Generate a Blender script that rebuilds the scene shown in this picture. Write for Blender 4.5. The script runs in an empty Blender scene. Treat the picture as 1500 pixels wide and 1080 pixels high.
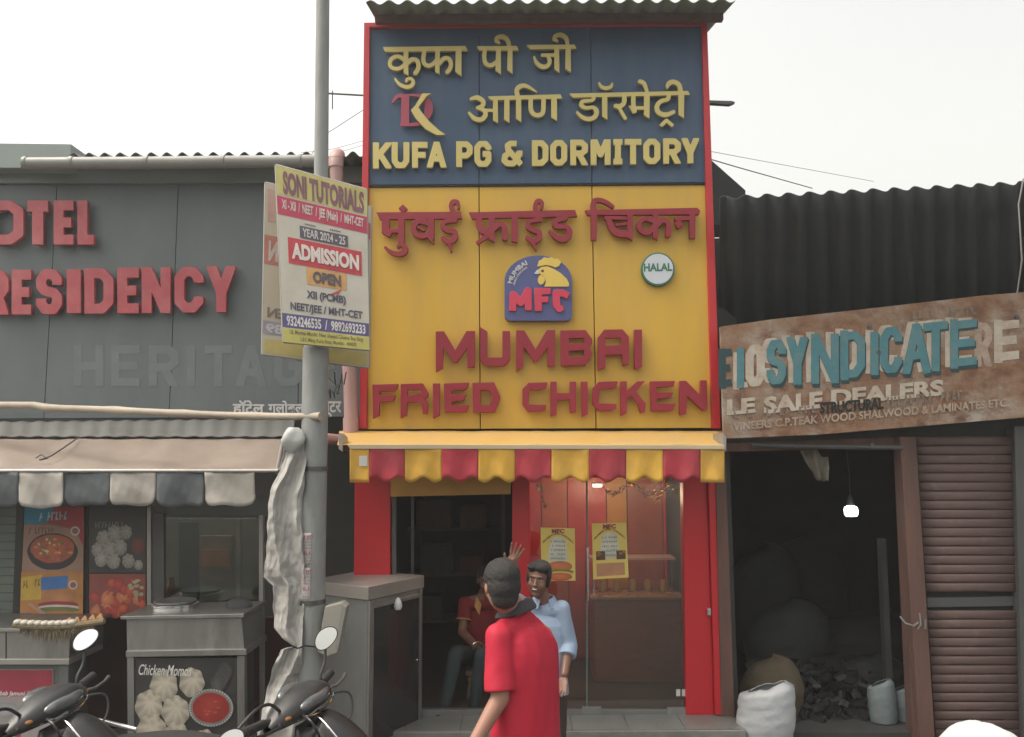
import bpy, math, random
import numpy as np
from mathutils import Vector, Matrix
random.seed(7)
SC = bpy.context.scene
COL = SC.collection
PI = math.pi
# ------------------------------------------------------------------ camera
FPX, CX, CY = 1200.0, 750.0, 540.0          # focal length in photo pixels, centre
CAM = Vector((0.0, 0.0, 2.3))
up_c = Vector((-60, 10940, -1200)).normalized()     # world up seen in camera axes
fw_c = Vector((0, 0, -1)); fw_c = (fw_c - up_c * fw_c.dot(up_c)).normalized()
rt_c = fw_c.cross(up_c)
R = Matrix((rt_c, fw_c, up_c))              # camera axes -> world
cam_d = bpy.data.cameras.new('camera'); cam = bpy.data.objects.new('camera', cam_d); COL.objects.link(cam)
cam_d.sensor_width = 36; cam_d.lens = 36 * FPX / 1500; cam_d.clip_start = .05; cam_d.clip_end = 2000
cam.matrix_world = Matrix.Translation(CAM) @ R.to_4x4()
SC.camera = cam
# ------------------------------------------------------------------ sky, sun, exposure
SUN_EL, SUN_AZ = math.radians(60), math.radians(262)  # high, veiled, from the left
wd = bpy.data.worlds.new('World'); SC.world = wd; wd.use_nodes = True
nt = wd.node_tree; bg = nt.nodes['Background']
sky = nt.nodes.new('ShaderNodeTexSky'); sky.sky_type = 'NISHITA'; sky.sun_disc = False
sky.sun_elevation = SUN_EL; sky.sun_rotation = SUN_AZ; sky.dust_density = 6; sky.air_density = 1.6; sky.ozone_density = 1
hs = nt.nodes.new('ShaderNodeHueSaturation'); hs.inputs['Saturation'].default_value = .28
nt.links.new(sky.outputs[0], hs.inputs['Color']); wm_ = nt.nodes.new('ShaderNodeVectorMath'); wm_.operation = 'MULTIPLY'; wm_.inputs[1].default_value = (1.06, 1.0, .905)
nt.links.new(hs.outputs[0], wm_.inputs[0]); nt.links.new(wm_.outputs[0], bg.inputs[0])
bg.inputs[1].default_value = .15
sd = bpy.data.lights.new('sun', 'SUN'); sun = bpy.data.objects.new('sun', sd); COL.objects.link(sun)
sd.energy = .7; sd.angle = math.radians(22); sd.color = (1, .955, .89)
sv = Vector((math.sin(SUN_AZ) * math.cos(SUN_EL), math.cos(SUN_AZ) * math.cos(SUN_EL), math.sin(SUN_EL)))
sun.rotation_euler = sv.to_track_quat('Z', 'Y').to_euler()
SC.view_settings.view_transform = 'Standard'; SC.view_settings.look = 'None'
SC.view_settings.exposure = 1.0; SC.view_settings.gamma = 1; SC.view_settings.use_curve_mapping = False
# ------------------------------------------------------------------ helpers
def W(px, py, Y):                            # photo pixel -> world point at distance Y
    d = R @ Vector(((px - CX) / FPX, -(py - CY) / FPX, -1))
    return CAM + d * (Y / d.y)
def hexc(h):
    h = h.lstrip('#'); o = []
    for i in (0, 2, 4):
        v = int(h[i:i+2], 16) / 255
        o.append(v / 12.92 if v <= .04045 else ((v + .055) / 1.055) ** 2.4)
    return tuple(o)
MATS = {}
def mat(name, col, rough=.6, metal=0, var=.12, scale=6, bump=0, bscale=40, dirt=None, dscale=3, damt=.45, spec=.5, stretch=None, dedge=(.45, .7)):
    if name in MATS: return MATS[name]
    if isinstance(col, str): col = hexc(col)
    m = bpy.data.materials.new(name); m.use_nodes = True; t = m.node_tree; N = t.nodes; L = t.links
    b = N['Principled BSDF']
    b.inputs['Roughness'].default_value = rough; b.inputs['Metallic'].default_value = metal
    b.inputs['Specular IOR Level'].default_value = spec
    tc = N.new('ShaderNodeTexCoord'); mp = N.new('ShaderNodeMapping'); L.new(tc.outputs['Object'], mp.inputs[0])
    if stretch: mp.inputs['Scale'].default_value = stretch
    n = N.new('ShaderNodeTexNoise'); n.inputs['Scale'].default_value = scale; n.inputs['Detail'].default_value = 8; n.inputs['Roughness'].default_value = .62
    L.new(mp.outputs[0], n.inputs['Vector'])
    cr = N.new('ShaderNodeMapRange'); cr.inputs[1].default_value = .25; cr.inputs[2].default_value = .75
    cr.inputs[3].default_value = 1 - var; cr.inputs[4].default_value = 1 + var
    L.new(n.outputs['Fac'], cr.inputs[0])
    mx = N.new('ShaderNodeVectorMath'); mx.operation = 'SCALE'; mx.inputs[0].default_value = col
    L.new(cr.outputs[0], mx.inputs['Scale']); out = mx.outputs[0]
    if dirt:
        if isinstance(dirt, str): dirt = hexc(dirt)
        n2 = N.new('ShaderNodeTexNoise'); n2.inputs['Scale'].default_value = dscale; n2.inputs['Detail'].default_value = 9; n2.inputs['Roughness'].default_value = .7
        L.new(mp.outputs[0], n2.inputs['Vector'])
        r2 = N.new('ShaderNodeMapRange'); r2.inputs[1].default_value = dedge[0]; r2.inputs[2].default_value = dedge[1]; r2.inputs[4].default_value = damt
        L.new(n2.outputs['Fac'], r2.inputs[0])
        mm = N.new('ShaderNodeMix'); mm.data_type = 'RGBA'; L.new(r2.outputs[0], mm.inputs[0]); L.new(out, mm.inputs[6]); mm.inputs[7].default_value = (*dirt, 1)
        out = mm.outputs[2]
    L.new(out, b.inputs['Base Color'])
    rr = N.new('ShaderNodeMapRange'); rr.inputs[1].default_value = .2; rr.inputs[2].default_value = .8
    rr.inputs[3].default_value = max(0, rough - .1); rr.inputs[4].default_value = min(1, rough + .1)
    L.new(n.outputs['Fac'], rr.inputs[0]); L.new(rr.outputs[0], b.inputs['Roughness'])
    if bump:
        n3 = N.new('ShaderNodeTexNoise'); n3.inputs['Scale'].default_value = bscale; n3.inputs['Detail'].default_value = 5
        L.new(mp.outputs[0], n3.inputs['Vector'])
        bp = N.new('ShaderNodeBump'); bp.inputs['Strength'].default_value = bump; bp.inputs['Distance'].default_value = .01
        L.new(n3.outputs['Fac'], bp.inputs['Height']); L.new(bp.outputs[0], b.inputs['Normal'])
    MATS[name] = m; return m
def emat(name, col, s):
    m = bpy.data.materials.new(name); m.use_nodes = True; b = m.node_tree.nodes['Principled BSDF']
    b.inputs['Base Color'].default_value = (*col, 1); b.inputs['Emission Color'].default_value = (*col, 1); b.inputs['Emission Strength'].default_value = s
    return m
def glassmat(name, tint=(.8, .82, .8), refl=.04, rough=.02):
    m = bpy.data.materials.new(name); m.use_nodes = True; t = m.node_tree; N = t.nodes; N.clear()
    o = N.new('ShaderNodeOutputMaterial'); tr = N.new('ShaderNodeBsdfTransparent'); tr.inputs[0].default_value = (*tint, 1)
    gl = N.new('ShaderNodeBsdfGlossy'); gl.inputs['Roughness'].default_value = rough
    fr = N.new('ShaderNodeFresnel'); fr.inputs[0].default_value = 1.5
    ad = N.new('ShaderNodeMath'); ad.operation = 'ADD'; ad.inputs[1].default_value = refl; ad.use_clamp = True
    mx = N.new('ShaderNodeMixShader'); t.links.new(fr.outputs[0], ad.inputs[0]); t.links.new(ad.outputs[0], mx.inputs[0])
    t.links.new(tr.outputs[0], mx.inputs[1]); t.links.new(gl.outputs[0], mx.inputs[2]); t.links.new(mx.outputs[0], o.inputs[0])
    return m
def printmat():                              # flat print: colours of a printed sheet, stored per face corner
    m = bpy.data.materials.new('printed_vinyl'); m.use_nodes = True; t = m.node_tree; b = t.nodes['Principled BSDF']
    a = t.nodes.new('ShaderNodeVertexColor'); a.layer_name = 'Col'
    n = t.nodes.new('ShaderNodeTexNoise'); n.inputs['Scale'].default_value = 9; n.inputs['Detail'].default_value = 7
    r = t.nodes.new('ShaderNodeMapRange'); r.inputs[1].default_value = .3; r.inputs[2].default_value = .7; r.inputs[3].default_value = .82; r.inputs[4].default_value = 1.1
    tc = t.nodes.new('ShaderNodeTexCoord'); t.links.new(tc.outputs['Object'], n.inputs['Vector']); t.links.new(n.outputs['Fac'], r.inputs[0])
    v = t.nodes.new('ShaderNodeVectorMath'); v.operation = 'SCALE'; t.links.new(a.outputs[0], v.inputs[0]); t.links.new(r.outputs[0], v.inputs['Scale'])
    t.links.new(v.outputs[0], b.inputs['Base Color']); b.inputs['Roughness'].default_value = .5
    return m
PRINT = printmat()
ORG = {}
def tag(o, label=None, cat=None, group=None, kind=None):
    if label: o['label'] = label
    if cat: o['category'] = cat
    if group: o['group'] = group
    if kind: o['kind'] = kind
    return o
def thing(name, label, cat, loc=(0, 0, 0), group=None):
    o = bpy.data.objects.new(name, None); COL.objects.link(o); o.location = loc; o.empty_display_size = .1
    ORG[o] = Vector(loc); return tag(o, label, cat, group)
class MB:
    def __init__(s): s.v = []; s.f = []; s.c = []; s.sm = []
    def add(s, vs, fs, col=None, smooth=False):
        b = len(s.v); s.v += [Vector(v) for v in vs]
        for f in fs:
            s.f.append([b + i for i in f]); s.sm.append(smooth)
            if col is None: s.c.append(None)
            elif isinstance(col, list): s.c.append([col[i] for i in f])
            else: s.c.append([col] * len(f))
        return s
    def box(s, x0, x1, y0, y1, z0, z1):
        return s.add([(x, y, z) for z in (z0, z1) for y in (y0, y1) for x in (x0, x1)],
                     [(0, 2, 3, 1), (4, 5, 7, 6), (0, 1, 5, 4), (2, 6, 7, 3), (0, 4, 6, 2), (1, 3, 7, 5)])
    def obox(s, c, ax, ay, az, hx, hy, hz):  # oriented box
        c = Vector(c); ax, ay, az = (Vector(a).normalized() for a in (ax, ay, az))
        return s.add([c + ax*hx*i + ay*hy*j + az*hz*k for k in (-1, 1) for j in (-1, 1) for i in (-1, 1)],
                     [(0, 2, 3, 1), (4, 5, 7, 6), (0, 1, 5, 4), (2, 6, 7, 3), (0, 4, 6, 2), (1, 3, 7, 5)])
    def slab(s, pts, Y, d, col=None):        # outline at distance Y with real thickness d behind it
        n = len(pts); a = [W(x, y, Y) for x, y in pts]; b = [p + Vector((0, d, 0)) for p in a]
        return s.add(a + b, [list(range(n))[::-1], list(range(n, 2*n))] + [(i, (i+1) % n, n + (i+1) % n, n + i) for i in range(n)], col)
    def rect(s, x0, y0, x1, y1, Y, d): return s.slab([(x0, y0), (x1, y0), (x1, y1), (x0, y1)], Y, d)
    def flat(s, pts, P, off, col):           # printed polygon on the surface P(px,py,off)
        a = [P(x, y, off) for x, y in pts]; return s.add(a, [list(range(len(pts)))[::-1]], col)
    def fan(s, ctr, pts, P, off, cc, ce):
        a = [P(*ctr, off)] + [P(x, y, off) for x, y in pts]; n = len(pts)
        ce = ce if isinstance(ce, list) else [ce] * n
        return s.add(a, [(0, 1 + (i+1) % n, 1 + i) for i in range(n)], [cc] + ce)
    def tube(s, path, r, n=10, cap=True):
        path = [Vector(p) for p in path]; rs = r if isinstance(r, (list, tuple)) else [r] * len(path)
        b = len(s.v); prev = None
        for i, p in enumerate(path):
            t = (path[min(i+1, len(path)-1)] - path[max(i-1, 0)]).normalized()
            if prev is None: a = t.orthogonal().normalized()
            else: a = (prev - t * prev.dot(t)).normalized()
            prev = a; c = t.cross(a)
            for k in range(n): s.v.append(p + (a * math.cos(2*PI*k/n) + c * math.sin(2*PI*k/n)) * rs[i])
        for i in range(len(path)-1):
            for k in range(n):
                s.f.append([b+i*n+k, b+i*n+(k+1) % n, b+(i+1)*n+(k+1) % n, b+(i+1)*n+k]); s.sm.append(True); s.c.append(None)
        if cap:
            s.f.append([b+k for k in range(n)][::-1]); s.sm.append(False); s.c.append(None)
            e = b+(len(path)-1)*n; s.f.append([e+k for k in range(n)]); s.sm.append(False); s.c.append(None)
        return s
    def ball(s, c, r, nu=16, nv=10, M=None):
        c = Vector(c); r = Vector((r, r, r)) if not hasattr(r, '__len__') else Vector(r); vs = []
        for j in range(1, nv):
            for i in range(nu):
                a, b = 2*PI*i/nu, PI*j/nv; p = Vector((r.x*math.sin(b)*math.cos(a), r.y*math.sin(b)*math.sin(a), r.z*math.cos(b)))
                vs.append(c + (M @ p if M else p))
        t = Vector((0, 0, r.z)); vs += [c + (M @ t if M else t), c - (M @ t if M else t)]; T, B = len(vs)-2, len(vs)-1
        fs = [(j*nu+i, (j+1)*nu+i, (j+1)*nu+(i+1) % nu, j*nu+(i+1) % nu) for j in range(nv-2) for i in range(nu)]
        fs += [(T, i, (i+1) % nu) for i in range(nu)] + [(B, (nv-2)*nu+(i+1) % nu, (nv-2)*nu+i) for i in range(nu)]
        return s.add(vs, fs, None, True)
    def lathe(s, c, prof, n=24, axis=None):  # prof: (radius, height) from c along axis
        c = Vector(c); t = Vector(axis or (0, 0, 1)).normalized(); a = t.orthogonal().normalized(); b = t.cross(a); vs = []; m = len(prof)
        for r, h in prof:
            for k in range(n): vs.append(c + t*h + (a*math.cos(2*PI*k/n) + b*math.sin(2*PI*k/n)) * max(r, 1e-4))
        fs = [(j*n+k, j*n+(k+1) % n, (j+1)*n+(k+1) % n, (j+1)*n+k) for j in range(m-1) for k in range(n)]
        return s.add(vs, fs, None, True)
    def grid(s, fn, nu, nv, smooth=True):
        vs = [fn(i/nu, j/nv) for j in range(nv+1) for i in range(nu+1)]
        return s.add(vs, [(j*(nu+1)+i, (j+1)*(nu+1)+i, (j+1)*(nu+1)+i+1, j*(nu+1)+i+1) for j in range(nv) for i in range(nu)], None, smooth)
    def loft(s, rings, M=None, n=40, wob=0, seed=0):   # closed body from rings (centre, rx, ry)
        vs = []
        for j, (c, rx, ry) in enumerate(rings):
            for k in range(n):
                t = 2*PI*k/n; w_ = 1+wob*(math.sin(5*t+seed+.6*j)*.6+math.sin(9*t+1.3*seed-.5*j)*.4); p = Vector((rx*math.cos(t)*w_, ry*math.sin(t)*w_, 0)); vs.append(Vector(c) + (M @ p if M else p))
        m = len(rings); fs = [(j*n+k, j*n+(k+1) % n, (j+1)*n+(k+1) % n, (j+1)*n+k) for j in range(m-1) for k in range(n)]
        return s.add(vs, fs+[list(range(n))[::-1], [(m-1)*n+k for k in range(n)]], None, True)
    def mesh(s, name, org):
        me = bpy.data.meshes.new(name); me.from_pydata([tuple(v - org) for v in s.v], [], s.f)
        me.polygons.foreach_set('use_smooth', s.sm)
        if any(c is not None for c in s.c):
            ca = me.color_attributes.new('Col', 'FLOAT_COLOR', 'CORNER'); k = 0
            for c, f in zip(s.c, s.f):
                for j in range(len(f)):
                    cc = c[j] if c is not None else (.5, .5, .5); ca.data[k].color = (*cc[:3], 1); k += 1
        if any(s.sm): me.set_sharp_from_angle(angle=math.radians(42))
        me.update(); return me
    def part(s, name, m, parent=None, bevel=0, solid=0, label=None):
        org = ORG.get(parent, Vector((0, 0, 0))) if parent else Vector((0, 0, 0))
        if not parent and s.v:               # a one-mesh thing gets its origin at its base centre
            xs, ys, zs = ([v[i] for v in s.v] for i in range(3))
            org = Vector(((min(xs)+max(xs))/2, (min(ys)+max(ys))/2, min(zs)))
        me = s.mesh(name, org); o = bpy.data.objects.new(name, me); COL.objects.link(o)
        if m: me.materials.append(m)
        if parent: o.parent = parent
        else: o.location = org
        ORG[o] = org
        if solid: md = o.modifiers.new('solid', 'SOLIDIFY'); md.thickness = solid; md.offset = 0
        if bevel: md = o.modifiers.new('bevel', 'BEVEL'); md.width = bevel; md.segments = 2; md.limit_method = 'ANGLE'
        if label: o['label'] = label
        return o
def structure(mb, name, m, **k): o = mb.part(name, m, **k); o['kind'] = 'structure'; return o
def bake(o):                                 # freeze modifiers or a curve to a plain mesh
    dg = bpy.context.evaluated_depsgraph_get(); me = bpy.data.meshes.new_from_object(o.evaluated_get(dg)); return me
# ---- traced lettering: strokes and polygons merged as one outline, then extruded
def smooth_path(p, k=6):
    if len(p) < 3: return p
    out = []
    for i in range(len(p)-1):
        p0, p1, p2, p3 = (np.array(p[max(i-1, 0)], float), np.array(p[i], float), np.array(p[i+1], float), np.array(p[min(i+2, len(p)-1)], float))
        for j in range(k):
            t = j/k; out.append(tuple(.5*((2*p1)+(-p0+p2)*t+(2*p0-5*p1+4*p2-p3)*t*t+(-p0+3*p1-3*p2+p3)*t**3)))
    out.append(tuple(map(float, p[-1]))); return out
def seg_field(X, Yg, a, b, w0, w1, e0, e1):
    dx, dy = b[0]-a[0], b[1]-a[1]; L = math.hypot(dx, dy) or 1e-6; ux, uy = dx/L, dy/L
    al = (X-a[0])*ux + (Yg-a[1])*uy; pe = np.abs((X-a[0])*uy - (Yg-a[1])*ux)
    w = w0 + (w1-w0)*np.clip(al/L, 0, 1)
    d = np.maximum(pe - w/2, np.maximum(-al - e0, al - L - e1)); return d
def poly_field(X, Yg, P):
    d = np.full(X.shape, 1e9); ins = np.zeros(X.shape, bool); n = len(P)
    for i in range(n):
        x0, y0 = P[i]; x1, y1 = P[(i+1) % n]; dx, dy = x1-x0, y1-y0; L2 = dx*dx+dy*dy or 1e-9
        t = np.clip(((X-x0)*dx+(Yg-y0)*dy)/L2, 0, 1); d = np.minimum(d, np.hypot(X-x0-t*dx, Yg-y0-t*dy))
        if y0 != y1:
            c = ((Yg < y0) != (Yg < y1)) & (X < x0 + (Yg-y0)*dx/dy); ins ^= c
    return np.where(ins, -d, d)
def outlines(shapes, tr, step=.3, clip=None, grow=0):
    """shapes in crop units; tr=(ox,oy,scale) to photo pixels -> closed outlines in photo pixels"""
    ox, oy, sc = tr; T = lambda p: (ox+p[0]*sc, oy+p[1]*sc); S = []
    xs, ys = [], []
    for sh in shapes:
        k = sh[0]
        if k in 'pP': pts = [T(p) for p in sh[1]]; S.append((k, pts)); pad = 1
        else:
            raw = sh[1]; w = sh[2]
            if isinstance(w, (int, float)): w = [w]*len(raw)
            if k == 'c' and len(raw) > 2:
                q = smooth_path([(*p, ww) for p, ww in zip(raw, w)]); raw = [(a, b) for a, b, _ in q]; w = [x for _, _, x in q]
            pts = [T(p) for p in raw]; S.append(('s', pts, [x*sc for x in w])); pad = max(w)*sc
        if k != 'P':
            xs += [p[0]-pad for p in pts] + [p[0]+pad for p in pts]; ys += [p[1]-pad for p in pts] + [p[1]+pad for p in pts]
    x0, x1, y0, y1 = min(xs)-1, max(xs)+1, min(ys)-1, max(ys)+1
    gx = np.arange(x0, x1, step); gy = np.arange(y0, y1, step); X, Yg = np.meshgrid(gx, gy); D = np.full(X.shape, 1e9)
    for s in S:
        if s[0] == 'p': D = np.minimum(D, poly_field(X, Yg, s[1]))
        elif s[0] == 's':
            p, w = s[1], s[2]
            for i in range(len(p)-1):
                m = max(w[i], w[i+1]) + 2; i0 = np.searchsorted(gx, min(p[i][0], p[i+1][0])-m); i1 = np.searchsorted(gx, max(p[i][0], p[i+1][0])+m)
                j0 = np.searchsorted(gy, min(p[i][1], p[i+1][1])-m); j1 = np.searchsorted(gy, max(p[i][1], p[i+1][1])+m)
                sl = (slice(j0, j1), slice(i0, i1)); D[sl] = np.minimum(D[sl], seg_field(X[sl], Yg[sl], p[i], p[i+1], w[i], w[i+1], 0, 0))
                if i: D[sl] = np.minimum(D[sl], np.hypot(X[sl]-p[i][0], Yg[sl]-p[i][1]) - w[i]/2)
    for s in S:
        if s[0] == 'P': D = np.maximum(D, -poly_field(X, Yg, s[1]))
    D = D - grow
    if clip:
        cx0, cy0, cx1, cy1 = clip; D = np.maximum(D, np.maximum(np.maximum(cx0-X, X-cx1), np.maximum(cy0-Yg, Yg-cy1)))
    D[0, :] = D[-1, :] = 1; D[:, 0] = D[:, -1] = 1
    ins = D < 0; code = ins[:-1, :-1]*1 + ins[:-1, 1:]*2 + ins[1:, 1:]*4 + ins[1:, :-1]*8
    nxt = {}
    TB = {1: [(3, 0)], 2: [(0, 1)], 3: [(3, 1)], 4: [(1, 2)], 5: [(3, 0), (1, 2)], 6: [(0, 2)], 7: [(3, 2)], 8: [(2, 3)], 9: [(2, 0)], 10: [(0, 1), (2, 3)], 11: [(2, 1)], 12: [(1, 3)], 13: [(1, 0)], 14: [(0, 3)]}
    def ek(j, i, e): return ((j, i, 0), (j, i+1, 1), (j+1, i, 0), (j, i, 1))[e]
    for j, i in zip(*np.nonzero((code > 0) & (code < 15))):
        for a, b in TB[int(code[j, i])]: nxt[ek(j, i, a)] = ek(j, i, b)
    def pos(k):
        j, i, h = k
        if h == 0: a, b = D[j, i], D[j, i+1]; t = a/(a-b); return (gx[i]+t*step, gy[j])
        a, b = D[j, i], D[j+1, i]; t = a/(a-b); return (gx[i], gy[j]+t*step)
    loops = []
    while nxt:
        k0 = next(iter(nxt)); k = k0; lp = []
        while k in nxt: lp.append(pos(k)); k = nxt.pop(k)
        if len(lp) > 8: loops.append(simplify(lp, .09))
    return [l for l in loops if len(l) > 2]
def simplify(P, tol):
    n = len(P); A = np.array(P); far = int(np.argmax(np.hypot(*(A-A[0]).T))); keep = {0, far}
    def rec(i, j):
        st = [(i, j)]
        while st:
            i, j = st.pop()
            if j <= i+1: continue
            a = A[i]; b = A[j % n]; d = b-a; L = math.hypot(*d) or 1e-9; q = A[i+1:j]
            dist = np.abs((q[:, 0]-a[0])*d[1]-(q[:, 1]-a[1])*d[0])/L; m = int(np.argmax(dist))
            if dist[m] > tol: keep.add(i+1+m); st += [(i, i+1+m), (i+1+m, j)]
    rec(0, far); rec(far, n); return [P[i] for i in sorted(keep)]
def relief(name, loops, Y, depth, m, parent, bevel=.0012, label=None, flatP=None):
    """outlines -> filled solid standing `depth` proud of the plane Y (front face at Y-depth)"""
    cu = bpy.data.curves.new(name, 'CURVE'); cu.dimensions = '2D'; cu.fill_mode = 'BOTH'
    bv = min(bevel, depth/3); cu.extrude = max(depth/2 - bv, 0); cu.bevel_depth = bv; cu.bevel_resolution = 1
    if depth <= .004: cu.extrude = depth/2; cu.bevel_depth = 0
    org = ORG.get(parent, Vector((0, 0, 0)))
    for lp in loops:
        s = cu.splines.new('POLY'); s.points.add(len(lp)-1); s.use_cyclic_u = True
        for k, (x, y) in enumerate(lp):
            w = W(x, y, Y); s.points[k].co = (w.x, w.z, 0, 1)
    t = bpy.data.objects.new('tmp', cu); COL.objects.link(t); me = bake(t); bpy.data.objects.remove(t)
    for v in me.vertices:
        x, y, z = v.co; v.co = Vector((x, Y - depth/2 - z, y)) - org
    me.materials.clear(); me.materials.append(m); me.name = name
    o = bpy.data.objects.new(name, me); COL.objects.link(o); o.parent = parent; ORG[o] = org
    if label: o['label'] = label
    return o
def G(ch, w=0):                              # block letters in a unit cell, y down
    st = [(0, -.2), (0, 1.2)]; se = [(1, -.2), (1, 1.2)]
    D = dict(K=[st, [(1.15, -.2), (.05, .62)], [(.3, .4), (1.12, 1.2)]], U=[[(0, -.2), (0, .78), (.25, 1), (.75, 1), (1, .78), (1, -.2)]],
        F=[st, [(0, 0), (1.3, 0)], [(0, .5), (1.1, .5)]], A=[[(-.04, 1.2), (.5, -.1), (1.04, 1.2)], [(.2, .7), (.8, .7)]],
        P=[st, [(0, 0), (.7, 0), (1, .16), (1, .42), (.7, .57), (0, .57)]], G=[[(1, .26), (1, .18), (.75, 0), (.25, 0), (0, .18), (0, .82), (.25, 1), (.75, 1), (1, .82), (1, .5), (.5, .5)]],
        D=[[(0, 0), (.65, 0), (1, .2), (1, .8), (.65, 1), (0, 1)], st], O=[[(.3, 0), (.7, 0), (1, .18), (1, .82), (.7, 1), (.3, 1), (0, .82), (0, .18), (.3, 0), (.7, 0)]],
        R=[st, [(0, 0), (.7, 0), (1, .16), (1, .4), (.7, .55), (0, .55)], [(.45, .5), (1.05, 1.2)]], M=[st, se, [(0, -.2), (.5, .62), (1, -.2)]],
        I=[[(.5, -.2), (.5, 1.2)], [(-.5, 0), (1.5, 0)], [(-.5, 1), (1.5, 1)]], i=[[(.5, -.2), (.5, 1.2)]], T=[[(-.3, 0), (1.3, 0)], [(.5, 0), (.5, 1.2)]],
        Y=[[(-.08, -.2), (.5, .6), (1.08, -.2)], [(.5, .5), (.5, 1.2)]], S=[[(1, .3), (1, .16), (.75, 0), (.25, 0), (0, .16), (0, .34), (.2, .46), (.8, .54), (1, .66), (1, .84), (.75, 1), (.25, 1), (0, .84), (0, .7)]],
        E=[st, [(0, 0), (1.3, 0)], [(0, .5), (1.1, .5)], [(0, 1), (1.3, 1)]], L=[st, [(0, 1), (1.3, 1)]], N=[st, se, [(0, -.1), (1, 1.1)]],
        C=[[(1, .3), (1, .18), (.7, 0), (.3, 0), (0, .18), (0, .82), (.3, 1), (.7, 1), (1, .82), (1, .7)]], H=[st, se, [(0, .5), (1, .5)]])
    D['&'] = [[(1.1, 1.05), (.25, .3), (.22, .1), (.45, -.02), (.8, .0)], [(.35, .45), (.05, .62), (0, .85), (.2, 1), (.6, 1), (.85, .8), (.95, .5), (1.2, .5)]]
    return D[ch]
def block_letter(ch, x0, y0, x1, y1, w, skew=0):
    sh = []
    for ln in G(ch): sh.append(('s', [(x0 + w/2 + u*(x1-x0-w), y0 + w/2 + v*(y1-y0-w) + skew*u) for u, v in ln], w))
    return outlines(sh, (0, 0, 1), step=.3, clip=(x0, y0, x1, y1) if not skew else (x0, y0-abs(skew), x1, y1+abs(skew)))
_tc = {}
def text_mesh(body, bold=0, thick=0, shear=0, space=1):
    k = (body, bold, thick, shear, space)
    if k not in _tc:
        c = bpy.data.curves.new('t', 'FONT'); c.body = body; c.offset = bold; c.extrude = thick/2; c.resolution_u = 3; c.shear = shear; c.space_character = space
        o = bpy.data.objects.new('t', c); COL.objects.link(o); me = bake(o); bpy.data.objects.remove(o)
        vs = [v.co.copy() for v in me.vertices]; fs = [list(p.vertices) for p in me.polygons]
        x0 = min(v.x for v in vs); x1 = max(v.x for v in vs); y0 = min(v.y for v in vs); y1 = max(v.y for v in vs)
        _tc[k] = ([((v.x-x0)/(x1-x0), (v.y-y0)/(y1-y0), v.z) for v in vs], fs)
    return _tc[k]
def text_on(mb, body, quad, P, off, col, bold=.02, shear=0, fn=None):
    """flat lettering filling the pixel quad (TL,TR,BR,BL) on surface P"""
    vs, fs = text_mesh(body, bold, 0, shear); TL, TR, BR, BL = quad or [(0, 0)]*4; out = []
    for u, v, _ in vs:
        if fn: x, y = fn(u, v)
        else:
            x = (TL[0]*(1-u)+TR[0]*u)*v + (BL[0]*(1-u)+BR[0]*u)*(1-v); y = (TL[1]*(1-u)+TR[1]*u)*v + (BL[1]*(1-u)+BR[1]*u)*(1-v)
        out.append(P(x, y, off))
    mb.add(out, fs, col)
def plane(Y): return lambda x, y, off: W(x, y, Y - off)
def box4(x0, y0, x1, y1): return [(x0, y0), (x1, y0), (x1, y1), (x0, y1)]
def noise2(x, y, s=0):
    return (math.sin(x*1.7+s)+math.sin(y*2.3+s*1.3)+math.sin((x+y)*1.1+s*.7)+math.sin((x-y*1.6)*2.9+s*2.1)*.6+math.sin((x*2.2+y)*4.1+s)*.35)/4
def scribble(mb, quad, P, off, col, n=14, seed=0):
    """print too small or worn to read: irregular short strokes"""
    r_ = random.Random(seed); TL, TR, BR, BL = quad
    Q = lambda u, v: ((TL[0]*(1-u)+TR[0]*u)*(1-v)+(BL[0]*(1-u)+BR[0]*u)*v, (TL[1]*(1-u)+TR[1]*u)*(1-v)+(BL[1]*(1-u)+BR[1]*u)*v)
    for i in range(n):
        if r_.random() < .16: continue
        u = (i+.15)/n; w_ = .30/n; s_ = r_.uniform(-.3, .3)/n; mb.flat([Q(u+s_, 0), Q(u+s_+w_, 0), Q(u+w_, 1), Q(u, 1)], P, off, col)
        v = r_.choice((0, .4, .75)); mb.flat([Q(u+w_, v), Q(u+.68/n, v), Q(u+.68/n, v+.25), Q(u+w_, v+.25)], P, off+.0002, col)
# ------------------------------------------------------------------ materials
m_asph = mat('asphalt', (.06, .06, .058), .9, var=.3, scale=14, bump=.6, bscale=90)
m_conc = mat('concrete', (.2, .195, .185), .85, var=.25, scale=5, bump=.4, dirt=(.08, .075, .07))
m_yel = mat('yellow_panel', (.62, .385, .045), .42, var=.05, scale=2.2, dirt=(.43, .275, .10), dscale=5, damt=.35, stretch=(1, 1, .14))
m_blu = mat('blue_panel', (.055, .10, .175), .5, spec=.3, var=.06, scale=2.2, dirt=(.10, .14, .19), dscale=5, damt=.45, stretch=(1, 1, .14))
m_red = mat('red_trim', (.50, .02, .03), .45, var=.08, dirt=(.3, .05, .05), damt=.25)
m_redp = mat('red_pillar', (.48, .012, .022), .4, var=.07, scale=3, dirt=(.25, .03, .03), damt=.25)
m_gold = mat('gold_letter', (.60, .50, .17), .45, var=.08, dirt=(.35, .28, .12), damt=.3)
m_mar = mat('maroon_letter', (.25, .010, .026), .5, var=.10, scale=5, dirt=(.26, .03, .045), dscale=3, damt=.25)
m_logored = mat('logo_red', (.34, .05, .09), .5, var=.08)
m_dark = mat('dark_gap', (.02, .02, .02), .9)
m_wall = mat('sooty_wall', (.05, .052, .05), .95, var=.3, dirt=(.02, .02, .02))
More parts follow.
